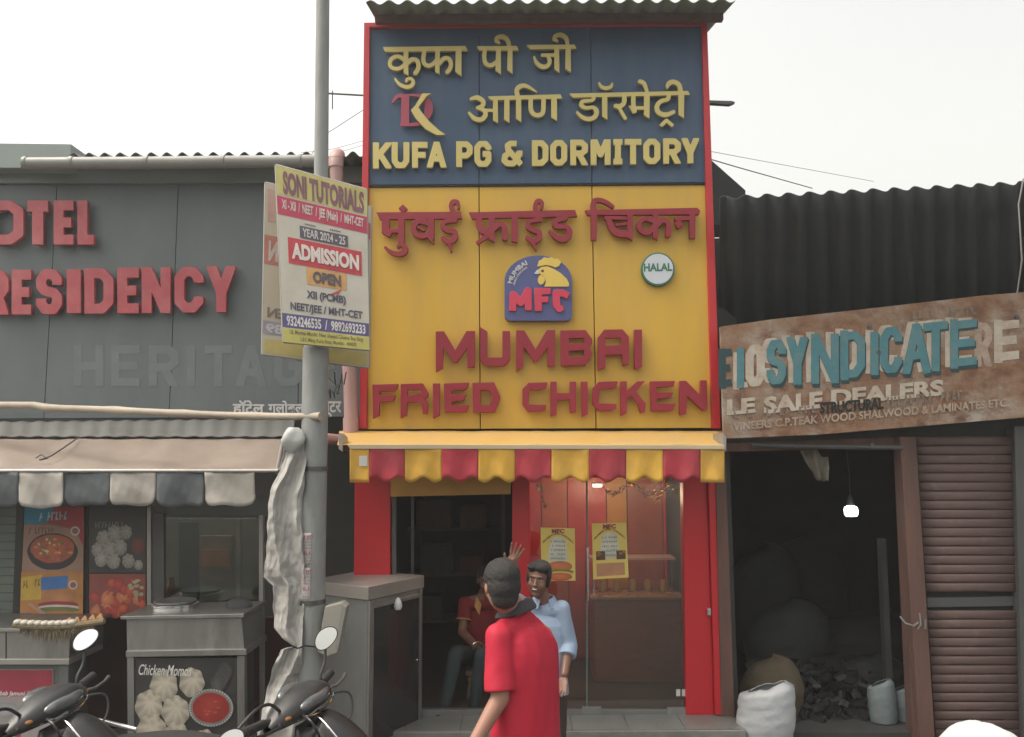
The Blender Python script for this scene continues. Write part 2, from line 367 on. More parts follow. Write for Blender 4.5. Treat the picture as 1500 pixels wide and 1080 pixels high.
m_grey = mat('grey_panel', (.115, .14, .148), .5, spec=.35, var=.08, scale=1.8, dirt=(.19, .205, .205), dscale=1.3, damt=.35, stretch=(1, 1, .35))
m_hred = mat('faded_red_letter', (.37, .06, .075), .5, var=.14, scale=7, dirt=(.46, .16, .17), dscale=2.5, damt=.65)
m_ghost = mat('faded_shadow_letter', (.137, .160, .168), .5, var=.1, dirt=(.12, .14, .145), dscale=5, damt=.85)
m_white = mat('chalk_white', (.55, .56, .56), .6, var=.1, dirt=(.3, .3, .3), damt=.4)
m_pvc = mat('grey_pvc', (.23, .235, .22), .5, var=.12, dirt=(.16, .15, .13), damt=.6)
m_pink = mat('pinkish_pvc', (.42, .26, .25), .55, var=.12, dirt=(.2, .14, .13), damt=.5)
m_tin = mat('weathered_tin', (.16, .18, .17), .6, .3, var=.2, dirt=(.10, .085, .07), damt=.7, dscale=2)
m_tind = mat('dark_tin', (.038, .045, .048), .8, 0, var=.2, scale=3, dirt=(.03, .032, .032), damt=.7, dscale=2)
m_roofg = mat('greenish_tin', (.20, .23, .19), .6, .1, var=.15, dirt=(.12, .12, .10), damt=.6)
m_fascia = mat('grey_fascia', (.17, .20, .19), .6, var=.1, dirt=(.12, .13, .13), damt=.4)
m_bamboo = mat('bamboo', (.36, .31, .25), .65, var=.2, scale=9, dirt=(.16, .13, .1), damt=.5, stretch=(.3, 1, 1))
m_canvas = mat('beige_canvas', (.225, .185, .155), .85, var=.14, scale=3, bump=.3, bscale=120, dirt=(.17, .13, .10), damt=.5, dscale=2.2)
m_vw = mat('valance_white', (.43, .405, .37), .85, var=.1, dirt=(.25, .22, .18), damt=.55, dscale=5)
m_vg = mat('valance_grey', (.105, .12, .13), .85, var=.12, dirt=(.06, .06, .06), damt=.4, dscale=5)
m_rail = mat('dull_rail', (.36, .35, .33), .45, .5, var=.15, dirt=(.15, .12, .1), damt=.5)
m_pole = mat('grey_pole_paint', (.25, .265, .26), .6, var=.12, scale=5, bump=.2, dirt=(.13, .13, .125), damt=.6, dscale=4, stretch=(1, 1, .4))
m_steel = mat('dull_steel', (.34, .34, .33), .38, .75, var=.12, scale=4, dirt=(.14, .13, .12), damt=.6, dscale=3, stretch=(1, 1, .3))
m_steeld = mat('dark_steel', (.10, .105, .105), .5, .4, var=.15, dirt=(.06, .055, .05), damt=.6)
m_chrome = mat('chrome', (.75, .76, .77), .12, 1, var=.04)
m_awy = mat('awning_yellow', (.62, .36, .045), .7, var=.08, scale=4, bump=.15, bscale=60, dirt=(.34, .21, .07), damt=.55, dscale=2.4)
m_awr = mat('awning_red', (.42, .035, .055), .7, var=.08, scale=4, bump=.15, bscale=60, dirt=(.24, .05, .06), damt=.5, dscale=2.4)
m_cass = mat('awning_edge', (.52, .42, .28), .6, var=.1, dirt=(.3, .22, .14), damt=.4)
m_brown = mat('brown_wood', (.12, .062, .05), .75, var=.25, scale=5, bump=.4, dirt=(.06, .04, .035), damt=.6, stretch=(2, 2, .3))
m_shut = mat('shutter_brown', (.105, .066, .060), .6, 0, var=.14, scale=4, dirt=(.20, .16, .145), damt=.45, dscale=9, dedge=(.55, .75))
m_black = mat('black_plastic', (.018, .019, .02), .35, var=.2)
m_rubber = mat('rubber', (.015, .015, .015), .8)
m_glass = glassmat('shop_glass', (.84, .85, .84), .05)
m_dglass = glassmat('dirty_glass', (.62, .66, .64), .03, .08)
# ------------------------------------------------------------------ ground
YF = 7.0
g = MB(); g.add([(-80, -60, 0), (80, -60, 0), (80, 120, 0), (-80, 120, 0)], [(0, 1, 2, 3)])
structure(g, 'road', m_asph)
xl, xr = W(524, 840, YF).x, W(1064, 900, YF).x
ZS = W(800, 1049, YF).z                      # top of the shop step
g = MB(); g.box(xl-.02, xr+.03, 6.62, 7.02, .004, ZS); structure(g, 'step', m_conc, bevel=.008)
g = MB(); g.box(-14, xl-.05, 6.75, 7.6, .004, .07); structure(g, 'pavement', m_conc)
t = None
for i in range(7):
    g = MB(); x = xl + .005 + i*(xr-xl)/7; g.box(x, x+(xr-xl)/7-.008, 6.63, 7.0, ZS-.002, ZS+.008)
    o = g.part('tile', mat('grey_tile', (.17, .18, .17), .35, var=.15, dirt=(.08, .08, .08), dscale=5), bpy.data.objects['step'])
# ------------------------------------------------------------------ tall sign building (centre)
b = thing('fried_chicken_shop', 'tall narrow yellow and blue fronted shop in the middle with red pillars and glass door', 'shop', (W(790, 600, YF).x, YF, 0))
XL, XR = W(529, 450, YF).x, W(1049, 450, YF).x
g = MB(); zt = W(780, 36, YF).z
g.box(XL+.03, XL+.13, 7.14, 11, .02, zt-.05); g.box(XR-.12, XR-.02, 7.14, 11, .02, zt-.05)
g.box(XL+.13, XR-.12, 10.9, 11, .02, zt-.05); g.box(XL+.05, XR-.05, 7.09, 7.13, W(780, 700, YF).z, zt-.05)
g.part('wall', m_wall, b)
g = MB(); g.box(XL+.13, XR-.12, 7.13, 10.9, 2.42, 2.5); g.part('ceiling', mat('shop_ceiling', (.10, .075, .07), .7), b)
g = MB(); g.box(XL+.13, XR-.12, 7.0, 10.9, .05, ZS+.004); g.part('floor', mat('shop_floor', (.09, .07, .06), .65, var=.2), b)
# red frame round the sign
for pts in ([(533, 33), (1036, 29), (1036, 36), (533, 40)],):
    MB().slab(pts, 6.965, .13).part('top_trim', m_red, b, bevel=.004)
MB().slab([(533, 40), (541.5, 40), (537, 628), (526, 628)], 6.965, .13).part('side_trim', m_red, b, bevel=.004)
MB().slab([(1028, 37), (1036, 36), (1056, 628), (1043, 628)], 6.965, .13).part('side_trim', m_red, b, bevel=.004)
MB().slab([(541, 271.5), (1036, 267.5), (1036, 270), (541, 274)], 6.984, .03).part('divider', m_dark, b)
jb = [(541.5, 539), (702.5, 701.5), (865.3, 867), (1028, 1036)]     # joint x at top and foot of the blue panels
for i in range(3):
    (a0, a1), (c0, c1) = jb[i], jb[i+1]; f = lambda x: 38 - (x-541)*.013; f2 = lambda x: 271 - (x-541)*.008
    MB().slab([(a0+.5, f(a0)), (c0-.5, f(c0)), (c1-.5, f2(c1)), (a1+.5, f2(a1))], YF, .04).part('blue_panel', m_blu, b, bevel=.003)
jy = [(539, 537.5), (701.7, 703.5), (867, 873.2), (1036, 1043)]
for i in range(3):
    (a0, a1), (c0, c1) = jy[i], jy[i+1]; f = lambda x: 275 - (x-541)*.008; f2 = lambda x: 629 - (x-541)*.004
    MB().slab([(a0+.7, f(a0)), (c0-.7, f(c0)), (c1-.7, f2(c1)), (a1+.7, f2(a1))], YF, .04).part('yellow_panel', m_yel, b, bevel=.003)
# --- traced lettering
def word(name, shapes, tr, m, depth, Y=YF-.03, parent=b, bevel=.0012, label=None, step=.3):
    return relief(name, outlines(shapes, tr, step), Y, depth, m, parent, bevel, label)
A = (555, 40, .2)
word('hindi_word', [('p', [(35, 158), (635, 150), (650, 182), (52, 192)]), ('p', [(185, 185), (218, 185), (218, 365), (185, 345)]),
    ('c', [(200, 262), (165, 232), (130, 226), (95, 245), (83, 280), (100, 308), (140, 316), (175, 300), (205, 265)], 26),
    ('c', [(215, 272), (245, 247), (280, 255), (293, 290), (285, 325), (268, 348)], 30),
    ('c', [(120, 385), (150, 425), (200, 448), (240, 440), (255, 412), (238, 388), (212, 390), (204, 408)], [12, 22, 26, 26, 24, 22, 20, 16]),
    ('c', [(338, 175), (328, 235), (335, 275), (365, 293), (400, 280), (432, 245)], 28), ('p', [(415, 180), (448, 180), (445, 355), (415, 335)]),
    ('c', [(445, 278), (475, 242), (510, 240), (529, 272), (524, 310), (500, 343)], 28), ('p', [(565, 180), (605, 180), (605, 370), (562, 335)])], A, m_gold, .03)
word('hindi_word', [('p', [(720, 152), (1010, 150), (1022, 180), (735, 180)]), ('c', [(778, 172), (772, 230), (785, 278), (825, 290), (868, 262)], 28),
    ('p', [(860, 178), (893, 178), (893, 355), (855, 325)]), ('p', [(945, 178), (978, 178), (978, 352), (940, 322)]),
    ('c', [(958, 165), (945, 110), (910, 80), (870, 87), (860, 110), (882, 125)], [26, 28, 28, 28, 24, 16])], A, m_gold, .03)
word('hindi_word', [('p', [(1085, 142), (1430, 140), (1445, 168), (1108, 172)]), ('s', [(1188, 215), (1300, 215)], 22),
    ('c', [(1232, 212), (1250, 255), (1235, 293), (1195, 300), (1155, 272), (1135, 225)], [22, 28, 28, 30, 26, 12]), ('p', [(1285, 165), (1318, 165), (1320, 345), (1285, 318)]),
    ('p', [(1367, 165), (1402, 165), (1405, 342), (1365, 315)]), ('c', [(1382, 152), (1372, 95), (1335, 67), (1295, 75), (1285, 98), (1308, 112)], [24, 28, 28, 28, 24, 16])], A, m_gold, .03)
Bc = (565, 110, 220/1500)
word('logo_letter', [('s', [(160, 205), (160, 205)], 1), ('p', [(160, 205), (235, 205), (235, 520), (155, 520)]), ('c', [(75, 285), (110, 230), (170, 215)], [20, 34, 40]),
    ('c', [(150, 214), (330, 214), (415, 262), (432, 350), (405, 430), (335, 495), (150, 508)], [18, 26, 60, 82, 62, 36, 22])], Bc, m_logored, .02)
word('logo_letter', [('p', [(370, 200), (455, 198), (415, 222), (328, 335), (258, 365), (300, 320)]), ('p', [(325, 330), (258, 362), (300, 440), (400, 550), (510, 612), (600, 608), (540, 570), (440, 480), (365, 390)])], Bc, m_gold, .03, Y=YF-.052)
Cc = (680, 110, 340/1500)
word('hindi_word', [('c', [(42, 165), (85, 155), (122, 178), (118, 208), (82, 220)], [18, 28, 28, 26, 18]), ('c', [(82, 220), (128, 235), (138, 268), (110, 296), (65, 288), (30, 248)], [18, 26, 28, 28, 26, 12]),
    ('s', [(125, 236), (195, 238)], 18), ('p', [(155, 148), (620, 135), (632, 160), (175, 172)]), ('p', [(187, 165), (217, 165), (218, 320), (187, 300)]), ('p', [(260, 162), (292, 162), (292, 318), (258, 295)]),
    ('p', [(335, 155), (368, 155), (368, 312), (335, 290)]), ('c', [(350, 158), (340, 105), (370, 80), (410, 84), (468, 120)], [26, 28, 28, 22, 8]),
    ('c', [(430, 158), (430, 230), (450, 262), (485, 268), (509, 245), (512, 158)], 27), ('p', [(562, 150), (597, 150), (598, 305), (562, 282)])], Cc, m_gold, .03)
word('hindi_word', [('p', [(680, 130), (1440, 113), (1455, 137), (700, 155)]), ('c', [(835, 150), (825, 172), (765, 180), (757, 205), (785, 222), (830, 218), (853, 242), (843, 278), (803, 294), (760, 280), (725, 245)], [28, 20, 24, 26, 22, 22, 28, 28, 26, 24, 12]),
    ('p', [(890, 145), (922, 145), (922, 298), (890, 275)]), ('c', [(868, 58), (885, 85), (915, 95), (945, 85), (955, 62)], [10, 20, 24, 20, 10]),
    ('c', [(1032, 140), (1030, 188), (1002, 212), (975, 208)], 28), ('s', [(990, 205), (1042, 295)], 20),
    ('s', [(1090, 145), (1092, 240)], 26), ('p', [(1062, 208), (1110, 215), (1112, 250), (1088, 258)]), ('s', [(1090, 222), (1175, 222)], 20), ('p', [(1160, 140), (1195, 140), (1193, 290), (1160, 268)]),
    ('c', [(1130, 50), (1160, 65), (1180, 120)], [26, 24, 18]), ('c', [(1318, 135), (1312, 165), (1265, 180), (1242, 215), (1255, 252), (1300, 266), (1355, 245)], [28, 24, 26, 28, 28, 28, 22]),
    ('s', [(1268, 337), (1303, 302), (1345, 337)], 22), ('p', [(1382, 135), (1417, 135), (1415, 288), (1382, 265)]), ('c', [(1398, 132), (1385, 75), (1350, 54), (1318, 65), (1310, 92)], [24, 28, 28, 28, 14])], Cc, m_gold, .03)
for ch, a, c in [('K', 22, 102), ('U', 105, 182), ('F', 195, 262), ('A', 260, 346), ('P', 390, 462), ('G', 470, 545), ('&', 590, 682), ('D', 725, 797), ('O', 806, 880), ('R', 895, 972), ('M', 985, 1072), ('I', 1083, 1127), ('T', 1136, 1208), ('O', 1218, 1292), ('R', 1306, 1383), ('Y', 1388, 1463)]:
    X = lambda u: 540 + u*.33; yt = 195+(48-(a-22)*.0142)*.33; yb = 195+(162-(a-22)*.0165)*.33
    relief('letter', block_letter(ch, X(a), yt, X(c), yb, 8.2), YF-.03, .03, m_gold, b)
D_ = (540, 280, 310/1500)
word('hindi_word', [('p', [(60, 162), (655, 158), (662, 205), (85, 210)]), ('s', [(125, 190), (125, 305)], 52), ('s', [(105, 290), (160, 322)], 34), ('s', [(130, 293), (225, 290)], 26), ('p', [(215, 160), (258, 160), (255, 378), (215, 372)]),
    ('c', [(120, 405), (160, 440), (215, 455), (258, 440), (262, 405), (232, 388), (210, 405)], [16, 26, 32, 34, 30, 26, 18]),
    ('c', [(440, 240), (360, 222), (322, 262), (335, 310), (390, 328), (450, 300)], 36), ('s', [(350, 262), (400, 290)], 16), ('p', [(425, 160), (468, 160), (465, 355), (425, 345)]), ('s', [(440, 340), (462, 382)], [24, 8]),
    ('s', [(605, 165), (605, 225)], 46), ('c', [(625, 215), (545, 225), (528, 258), (560, 288), (610, 300), (612, 342), (570, 368), (525, 338)], [30, 30, 34, 32, 36, 38, 36, 28]), ('s', [(568, 360), (590, 440)], [32, 10]),
    ('c', [(605, 165), (588, 120), (600, 88), (632, 92), (640, 135)], [34, 32, 32, 28, 12])], D_, m_mar, .045, Y=YF-.035)
MB().slab([(540+210*.2067, 280+122*.2067), (540+242*.2067, 280+92*.2067), (540+275*.2067, 280+125*.2067), (540+245*.2067, 280+155*.2067)], YF-.08, .045).part('anusvara_dot', m_mar, b, bevel=.004)
word('hindi_word', [('p', [(712, 162), (1460, 145), (1475, 190), (735, 205)]), ('c', [(785, 190), (785, 250), (815, 295), (870, 270)], 40), ('p', [(850, 170), (895, 170), (893, 370), (855, 350)]), ('s', [(768, 380), (880, 292)], [20, 40]),
    ('c', [(885, 275), (930, 245), (962, 268), (965, 352)], 38), ('p', [(1015, 165), (1058, 165), (1055, 375), (1012, 365)]), ('s', [(1195, 165), (1200, 225)], 44),
    ('c', [(1225, 212), (1140, 225), (1128, 258), (1165, 285), (1205, 300), (1205, 342), (1165, 365), (1120, 335)], [28, 28, 34, 32, 36, 38, 36, 28]), ('s', [(1160, 358), (1186, 430)], [32, 10]),
    ('c', [(1188, 165), (1180, 115), (1200, 80), (1228, 95), (1222, 140)], [32, 30, 30, 26, 14]),
    ('c', [(1400, 170), (1390, 205), (1335, 215), (1318, 245), (1345, 262), (1400, 262), (1422, 300), (1395, 345), (1335, 340), (1275, 288)], [40, 30, 34, 38, 32, 32, 40, 40, 36, 16])], D_, m_mar, .045, Y=YF-.035)
E_ = (780, 280, 260/1500)
word('hindi_word', [('p', [(440, 175), (1385, 155), (1408, 180), (1400, 208), (462, 215)]), ('p', [(488, 150), (540, 165), (538, 425), (492, 425)]), ('c', [(510, 185), (515, 105), (560, 88), (620, 108), (682, 148)], [44, 44, 36, 34, 24]),
    ('s', [(605, 238), (790, 240)], 28), ('c', [(635, 240), (665, 320), (715, 365), (800, 375)], [40, 52, 56, 50]), ('s', [(700, 298), (790, 288)], 20), ('p', [(795, 190), (845, 190), (840, 430), (795, 400)]),
    ('c', [(1020, 262), (950, 245), (900, 280), (905, 335), (965, 362), (1030, 305)], 40), ('p', [(1010, 190), (1055, 190), (1050, 425), (1010, 400)]), ('c', [(1045, 300), (1095, 258), (1142, 290), (1138, 395)], 42),
    ('s', [(1195, 248), (1335, 238)], 30), ('s', [(1218, 265), (1240, 318)], 48), ('p', [(1318, 180), (1368, 180), (1365, 410), (1320, 410)])], E_, m_mar, .045, Y=YF-.035)
Gc = (540, 470, 260/1500); Hc = (780, 470, 265/1500)
def sh_(pts, dx=0, dy=0): return [(x+dx, y+dy) for x, y in pts]
Mp = [(573, 98), (640, 98), (735, 258), (830, 95), (900, 95), (897, 395), (838, 397), (836, 235), (748, 355), (722, 355), (635, 230), (628, 405), (573, 438)]
Cp = [(495, 565), (545, 512), (700, 508), (690, 555), (655, 565), (548, 570), (545, 690), (690, 695), (685, 735), (655, 745), (540, 750), (495, 690)]
for tr, sh in [(Gc, [('p', Mp)]), (Gc, [('p', [(945, 62), (1003, 100), (1003, 318), (1132, 318), (1132, 95), (1195, 95), (1195, 330), (1150, 385), (1010, 388), (945, 345)])]),
    (Gc, [('p', sh_(Mp, 674, -8))]), (Hc, [('p', [(230, 90), (435, 85), (490, 160), (492, 180), (470, 235), (492, 285), (440, 370), (235, 378)]), ('P', [(298, 150), (425, 148), (428, 195), (298, 198)]), ('P', [(298, 255), (425, 250), (428, 305), (298, 308)])]),
    (Hc, [('p', [(540, 145), (590, 82), (740, 80), (792, 140), (792, 365), (745, 375), (738, 285), (598, 290), (598, 390), (540, 415)]), ('P', [(598, 148), (728, 148), (735, 210), (598, 215)])]),
    (Hc, [('p', [(838, 82), (900, 82), (900, 385), (840, 410)])]),
    (Gc, [('p', [(40, 545), (255, 540), (245, 580), (220, 598), (100, 600), (100, 635), (232, 635), (215, 680), (98, 690), (96, 800), (45, 828)])]),
    (Gc, [('p', [(278, 540), (462, 535), (508, 615), (508, 635), (478, 665), (505, 710), (500, 788), (465, 788), (455, 700), (425, 690), (330, 695), (325, 800), (278, 825)]), ('P', [(330, 590), (450, 588), (455, 615), (335, 640)])]),
    (Gc, [('p', [(548, 535), (605, 535), (602, 800), (550, 828)])]),
    (Gc, [('p', [(640, 535), (850, 528), (840, 565), (810, 588), (705, 590), (705, 628), (825, 628), (805, 675), (705, 685), (705, 718), (850, 718), (825, 775), (645, 775)])]),
    (Gc, [('p', [(880, 530), (1060, 525), (1110, 640), (1110, 660), (1070, 775), (885, 775)]), ('P', [(945, 590), (1020, 588), (1050, 650), (1025, 718), (945, 718)])]),
    (Hc, [('p', sh_(Cp, -578, 8))]), (Hc, [('p', [(148, 510), (198, 510), (198, 605), (308, 605), (308, 510), (358, 510), (358, 760), (312, 765), (305, 655), (200, 660), (195, 780), (148, 795)])]),
    (Hc, [('p', [(400, 510), (452, 510), (452, 780), (405, 798)])]), (Hc, [('p', Cp)]),
    (Hc, [('p', [(725, 508), (775, 508), (775, 590), (862, 508), (925, 505), (850, 590), (930, 690), (925, 760), (890, 765), (870, 690), (810, 625), (775, 655), (775, 770), (728, 790)])]),
    (Hc, [('p', [(970, 508), (1172, 505), (1160, 548), (1020, 555), (1020, 600), (1160, 600), (1140, 640), (1022, 650), (1022, 692), (1175, 692), (1155, 745), (978, 752)])]),
    (Hc, [('p', [(1212, 505), (1262, 503), (1385, 628), (1385, 500), (1432, 500), (1440, 740), (1400, 745), (1270, 620), (1265, 775), (1215, 785)])])]:
    word('letter', sh, tr, m_mar, .05, Y=YF-.03, bevel=.0015)
# --- logo plate
lg = thing('logo_plate', 'arched blue plate with a yellow hen head and red letters MFC below it', 'sign', W(788, 470, YF-.05))
arch = [(739, 462), (739, 412)] + [(788.5 - 49.5*math.cos(a*PI/20), 412 - 38*math.sin(a*PI/20)) for a in range(1, 20)] + [(838, 412), (838, 462)] + [(838-8+8*math.cos(a*PI/10), 462+8*math.sin(a*PI/10)) for a in range(1, 6)] + [(739+8-8*math.sin(a*PI/10), 462+8*math.cos(a*PI/10)) for a in range(0, 5)]
MB().slab(arch, YF-.06, .055).part('plate', mat('plate_blue', (.075, .09, .24), .4, var=.08), lg, bevel=.003)
s5 = 280/1500
Lc = (720, 360, s5)
def lpt(p): return [(720+x*s5, 360+y*s5) for x, y in p]
my = mat('hen_yellow', (.68, .50, .10), .45, var=.06)
relief('comb', outlines([('p', [(358, 165), (372, 120), (395, 110), (412, 92), (440, 100), (470, 92), (490, 105), (520, 105), (545, 130), (530, 160), (500, 172), (470, 160), (430, 152), (395, 158)])], Lc, .2), YF-.064, .006, my, lg, .001)
relief('hen_head', outlines([('p', [(372, 185), (395, 168), (440, 165), (490, 185), (540, 215), (590, 262), (608, 300), (607, 322), (414, 322), (428, 290), (420, 250), (395, 232), (372, 212)])], Lc, .2), YF-.064, .006, my, lg, .001)
relief('beak', outlines([('p', [(335, 220), (358, 192), (372, 190), (372, 225)])], Lc, .2), YF-.064, .006, m_white, lg, .001)
relief('wattle', outlines([('c', [(388, 240), (374, 270), (385, 295), (402, 285), (408, 262), (398, 240)], 22), ('p', [(380, 240), (402, 240), (415, 280), (400, 300), (380, 298)])], Lc, .2), YF-.064, .006, my, lg, .001)
relief('eye', outlines([('c', [(392, 199), (400, 192), (408, 199), (400, 205), (392, 199)], 8)], Lc, .15), YF-.068, .003, m_black, lg, 0)
for ch, sh in (('M', [('s', [(165, 510), (170, 385), (230, 450), (285, 360), (290, 505)], [44, 44, 44, 50, 40])]),
               ('F', [('s', [(365, 340), (368, 510)], 46), ('s', [(350, 362), (458, 358)], 40), ('s', [(360, 425), (440, 425)], 34)]),
               ('C', [('s', [(600, 395), (560, 375), (508, 375), (510, 470), (530, 498), (560, 490)], [44, 44, 46, 46, 40, 30])])):
    relief('letter', outlines(sh, Lc, .2, grow=.6), YF-.068, .012, mat('logo_letter_red', (.56, .04, .09), .5, var=.1), lg, .003)
def arcfn(cx, cy, r, a0, a1, h):
    def f(u, v): a = a0+(a1-a0)*u; rr = r+(v-.5)*h; return (cx - rr*math.cos(a), cy - rr*math.sin(a))
    return f
g = MB(); text_on(g, 'MUMBAI', None, plane(YF), .066, (.62, .6, .5), .03, fn=arcfn(789, 424, 43, math.radians(12), math.radians(66), 7)); g.part('lettering', m_white, lg)
g = MB(); text_on(g, 'FRIED CHICKEN', None, plane(YF), .066, (.62, .6, .5), .02, fn=arcfn(789, 424, 36.5, math.radians(10), math.radians(62), 3)); g.part('lettering', m_white, lg)
# --- halal disc
hl = thing('halal_disc', 'round white disc with a green rim and green HALAL lettering', 'sign', W(964, 418, YF))
def disc(cx, cy, r, n=48): return [(cx + r*math.cos(2*PI*i/n), cy + r*math.sin(2*PI*i/n)) for i in range(n)]
m_grn = mat('halal_green', (.03, .16, .10), .5)
MB().slab(disc(964, 394.5, 24.5), YF-.045, .04).part('rim', m_grn, hl, bevel=.003)
MB().slab(disc(964, 394, 22), YF-.05, .006).part('face', mat('disc_white', (.56, .60, .66), .4, var=.04), hl)
g = MB(); text_on(g, 'HALAL', [(943, 386), (984.5, 385.5), (985, 397), (943, 398)], plane(YF), .052, (0, 0, 0), .035); g.part('lettering', m_grn, hl)
# --- roof sheet over the sign
def corrugated(name, m, fl, fr, bl, br, nr, amp, parent, thick=.006, ns=10):
    fl, fr, bl, br = map(Vector, (fl, fr, bl, br)); nn = (fr-fl).cross(bl-fl).normalized()
    def fn(u, v): return fl.lerp(fr, u).lerp(bl.lerp(br, u), v) + nn*amp*math.sin(2*PI*nr*u)
    g = MB(); g.grid(fn, nr*ns, 6); return g.part(name, m, parent, solid=thick)
rf = thing('roof_canopy', 'greenish corrugated tin roof canopy jutting over the blue sign', 'roof', W(800, 30, 7.2))
f0, f1 = W(536, 4, 6.55), W(1077, 1, 6.55); k0, k1 = W(541, 33, 7.12), W(1050, 62, 8.2)
dz = (W(1043, 66, 8.0) - f1); bl = f0 + Vector((0, 2.2, dz.z*1.5)); br = f1 + Vector((0, 2.2, dz.z*1.5))
corrugated('tin_sheet', m_roofg, f0, f1, bl, br, 20, .018, rf)
for yy in (.3, 1.2): 
    a = f0.lerp(bl, yy/2.2) + Vector((.03, 0, -.06)); c = f1.lerp(br, yy/2.2) + Vector((-.03, 0, -.06))
    MB().obox((a+c)/2, (1, 0, 0), (0, 1, 0), (0, 0, 1), (c-a).length/2, .03, .03).part('rafter', m_brown, rf)
# --- awning
aw = thing('awning', 'yellow and red striped awning with a scalloped edge over the chicken shop door', 'awning', W(786, 700, 6.5))
YA = 6.42
def AP(x, y, Y): return W(x, y, Y)
g = MB()
def afn(u, v):
    a = W(497 + (1058-497)*u, 632, 6.95).lerp(W(494+(1061-494)*u, 652, YA), v); return a + Vector((0, 0, -.02*math.sin(PI*v) + .004*noise2(u*30, v*3)))
g.grid(afn, 60, 6); g.part('canopy', mat('faded_awning_top', (.50, .31, .085), .75, var=.1, scale=3, dirt=(.34, .25, .13), damt=.6, dscale=3), aw, solid=.006)
MB().slab([(508, 651), (1061, 652), (1061, 658.5), (513, 658)], YA-.02, .04).part('front_rail', m_cass, aw, bevel=.004)
for x in (1060, 498): MB().slab([(x-2, 634), (x+4, 640), (x+4, 662), (x-2, 658)], YA, .3 if x > 600 else .2).part('bracket', m_rail, aw, bevel=.003)
xs = [512, 541, 593, 647, 700.5, 754.5, 807.5, 863, 917, 971.5, 1026, 1061.5]
for i in range(11):
    a, c = xs[i], xs[i+1]
    def vfn(u, v, a=a, c=c):
        x = a+.3+(c-a-.6)*u; zz = 0 if (i in (0, 10)) else 4.2*math.cos(2*PI*(x-566)/36.0)
        y = 657 + v*(45 + zz + (5 if i in (0, 10) else 1)); return W(x, y, YA - .01 + .014*math.sin(x*.16)*v + .01*noise2(x*.05, v*2))
    g = MB(); g.grid(vfn, 18, 8); o = g.part('valance_stripe', m_awy if i % 2 == 0 else m_awr, aw, solid=.003)
    if i == 0:
        MB().rect(526, 668, 538, 683, YA-.02, .002).part('sewn_label', m_white, o)
# --- shop front below the awning
MB().slab([(520, 655), (572, 655), (571, 1048), (516, 1048)], YF-.02, .12).part('pillar', m_redp, b, bevel=.006)
MB().slab([(750, 655), (776, 655), (777, 1048), (751, 1048)], YF-.01, .12).part('pillar', m_redp, b, bevel=.004)
MB().slab([(1000, 655), (1034, 655), (1046, 1048), (1005, 1048)], YF-.02, .14).part('pillar', m_redp, b, bevel=.006)
MB().slab([(1036, 655), (1057, 655), (1074, 1048), (1048, 1048)], YF-.06, .18).part('pillar', m_redp, b, bevel=.006)
MB().slab([(570, 655), (749, 655), (748, 724), (569, 728)], YF-.015, .08).part('fascia', mat('fascia_yellow', (.50, .27, .05), .5, var=.1), b, bevel=.004)
MB().slab([(776, 655), (1000, 655), (1000, 700), (776, 700)], YF-.01, .05).part('lintel', m_redp, b)
MB().rect(572, 1040, 1004, 1049, YF-.005, .06).part('threshold', mat('threshold_steel', (.22, .22, .21), .4, .5), b, bevel=.003)
MB().slab([(574, 727), (580, 727), (581, 1040), (574, 1040)], YF, .04).part('door_frame', m_steeld, b, bevel=.002)
MB().slab([(602, 727), (606, 727), (606, 1040), (602, 1040)], YF+.3, .03).part('inner_frame', m_steeld, b)
for (x0, x1) in ((777, 859), (861, 1003)):
    gp = MB().rect(x0, 701, x1, 1040, YF+.012, .01).part('glass_pane', m_glass, b)
    if x0 == 777:
        MB().rect(846, 1035, 858, 1047, YF-.004, .04)
MB().rect(858.6, 700, 860.8, 1040, YF+.008, .02).part('glass_edge', mat('glass_edge', (.12, .16, .14), .2), b)
h = MB(); hx = 861; p0, p1 = W(hx, 802, YF-.04), W(hx, 880, YF-.04); h.tube([p0, p1], .011, 10)
for q in (p0, p1): h.tube([q + Vector((0, 0, .03 if q is p1 else -.03)), q + Vector((0, .05, .03 if q is p1 else -.03))], .008, 8)
h.part('door_handle', m_chrome, b)
for x0, y0, x1, y1 in ((853, 1036, 881, 1047), (978, 1037, 1006, 1047)): MB().rect(x0, y0, x1, y1, YF-.006, .03).part('patch_fitting', m_steel, b, bevel=.002)
for x in (990.5, 999): MB().rect(x, 1010, x+6, 1020, YF+.004, .002).part('sticker', m_white, b)
MB().rect(1036, 892, 1042, 902, YF-.05, .03).part('latch', m_chrome, b, bevel=.003)
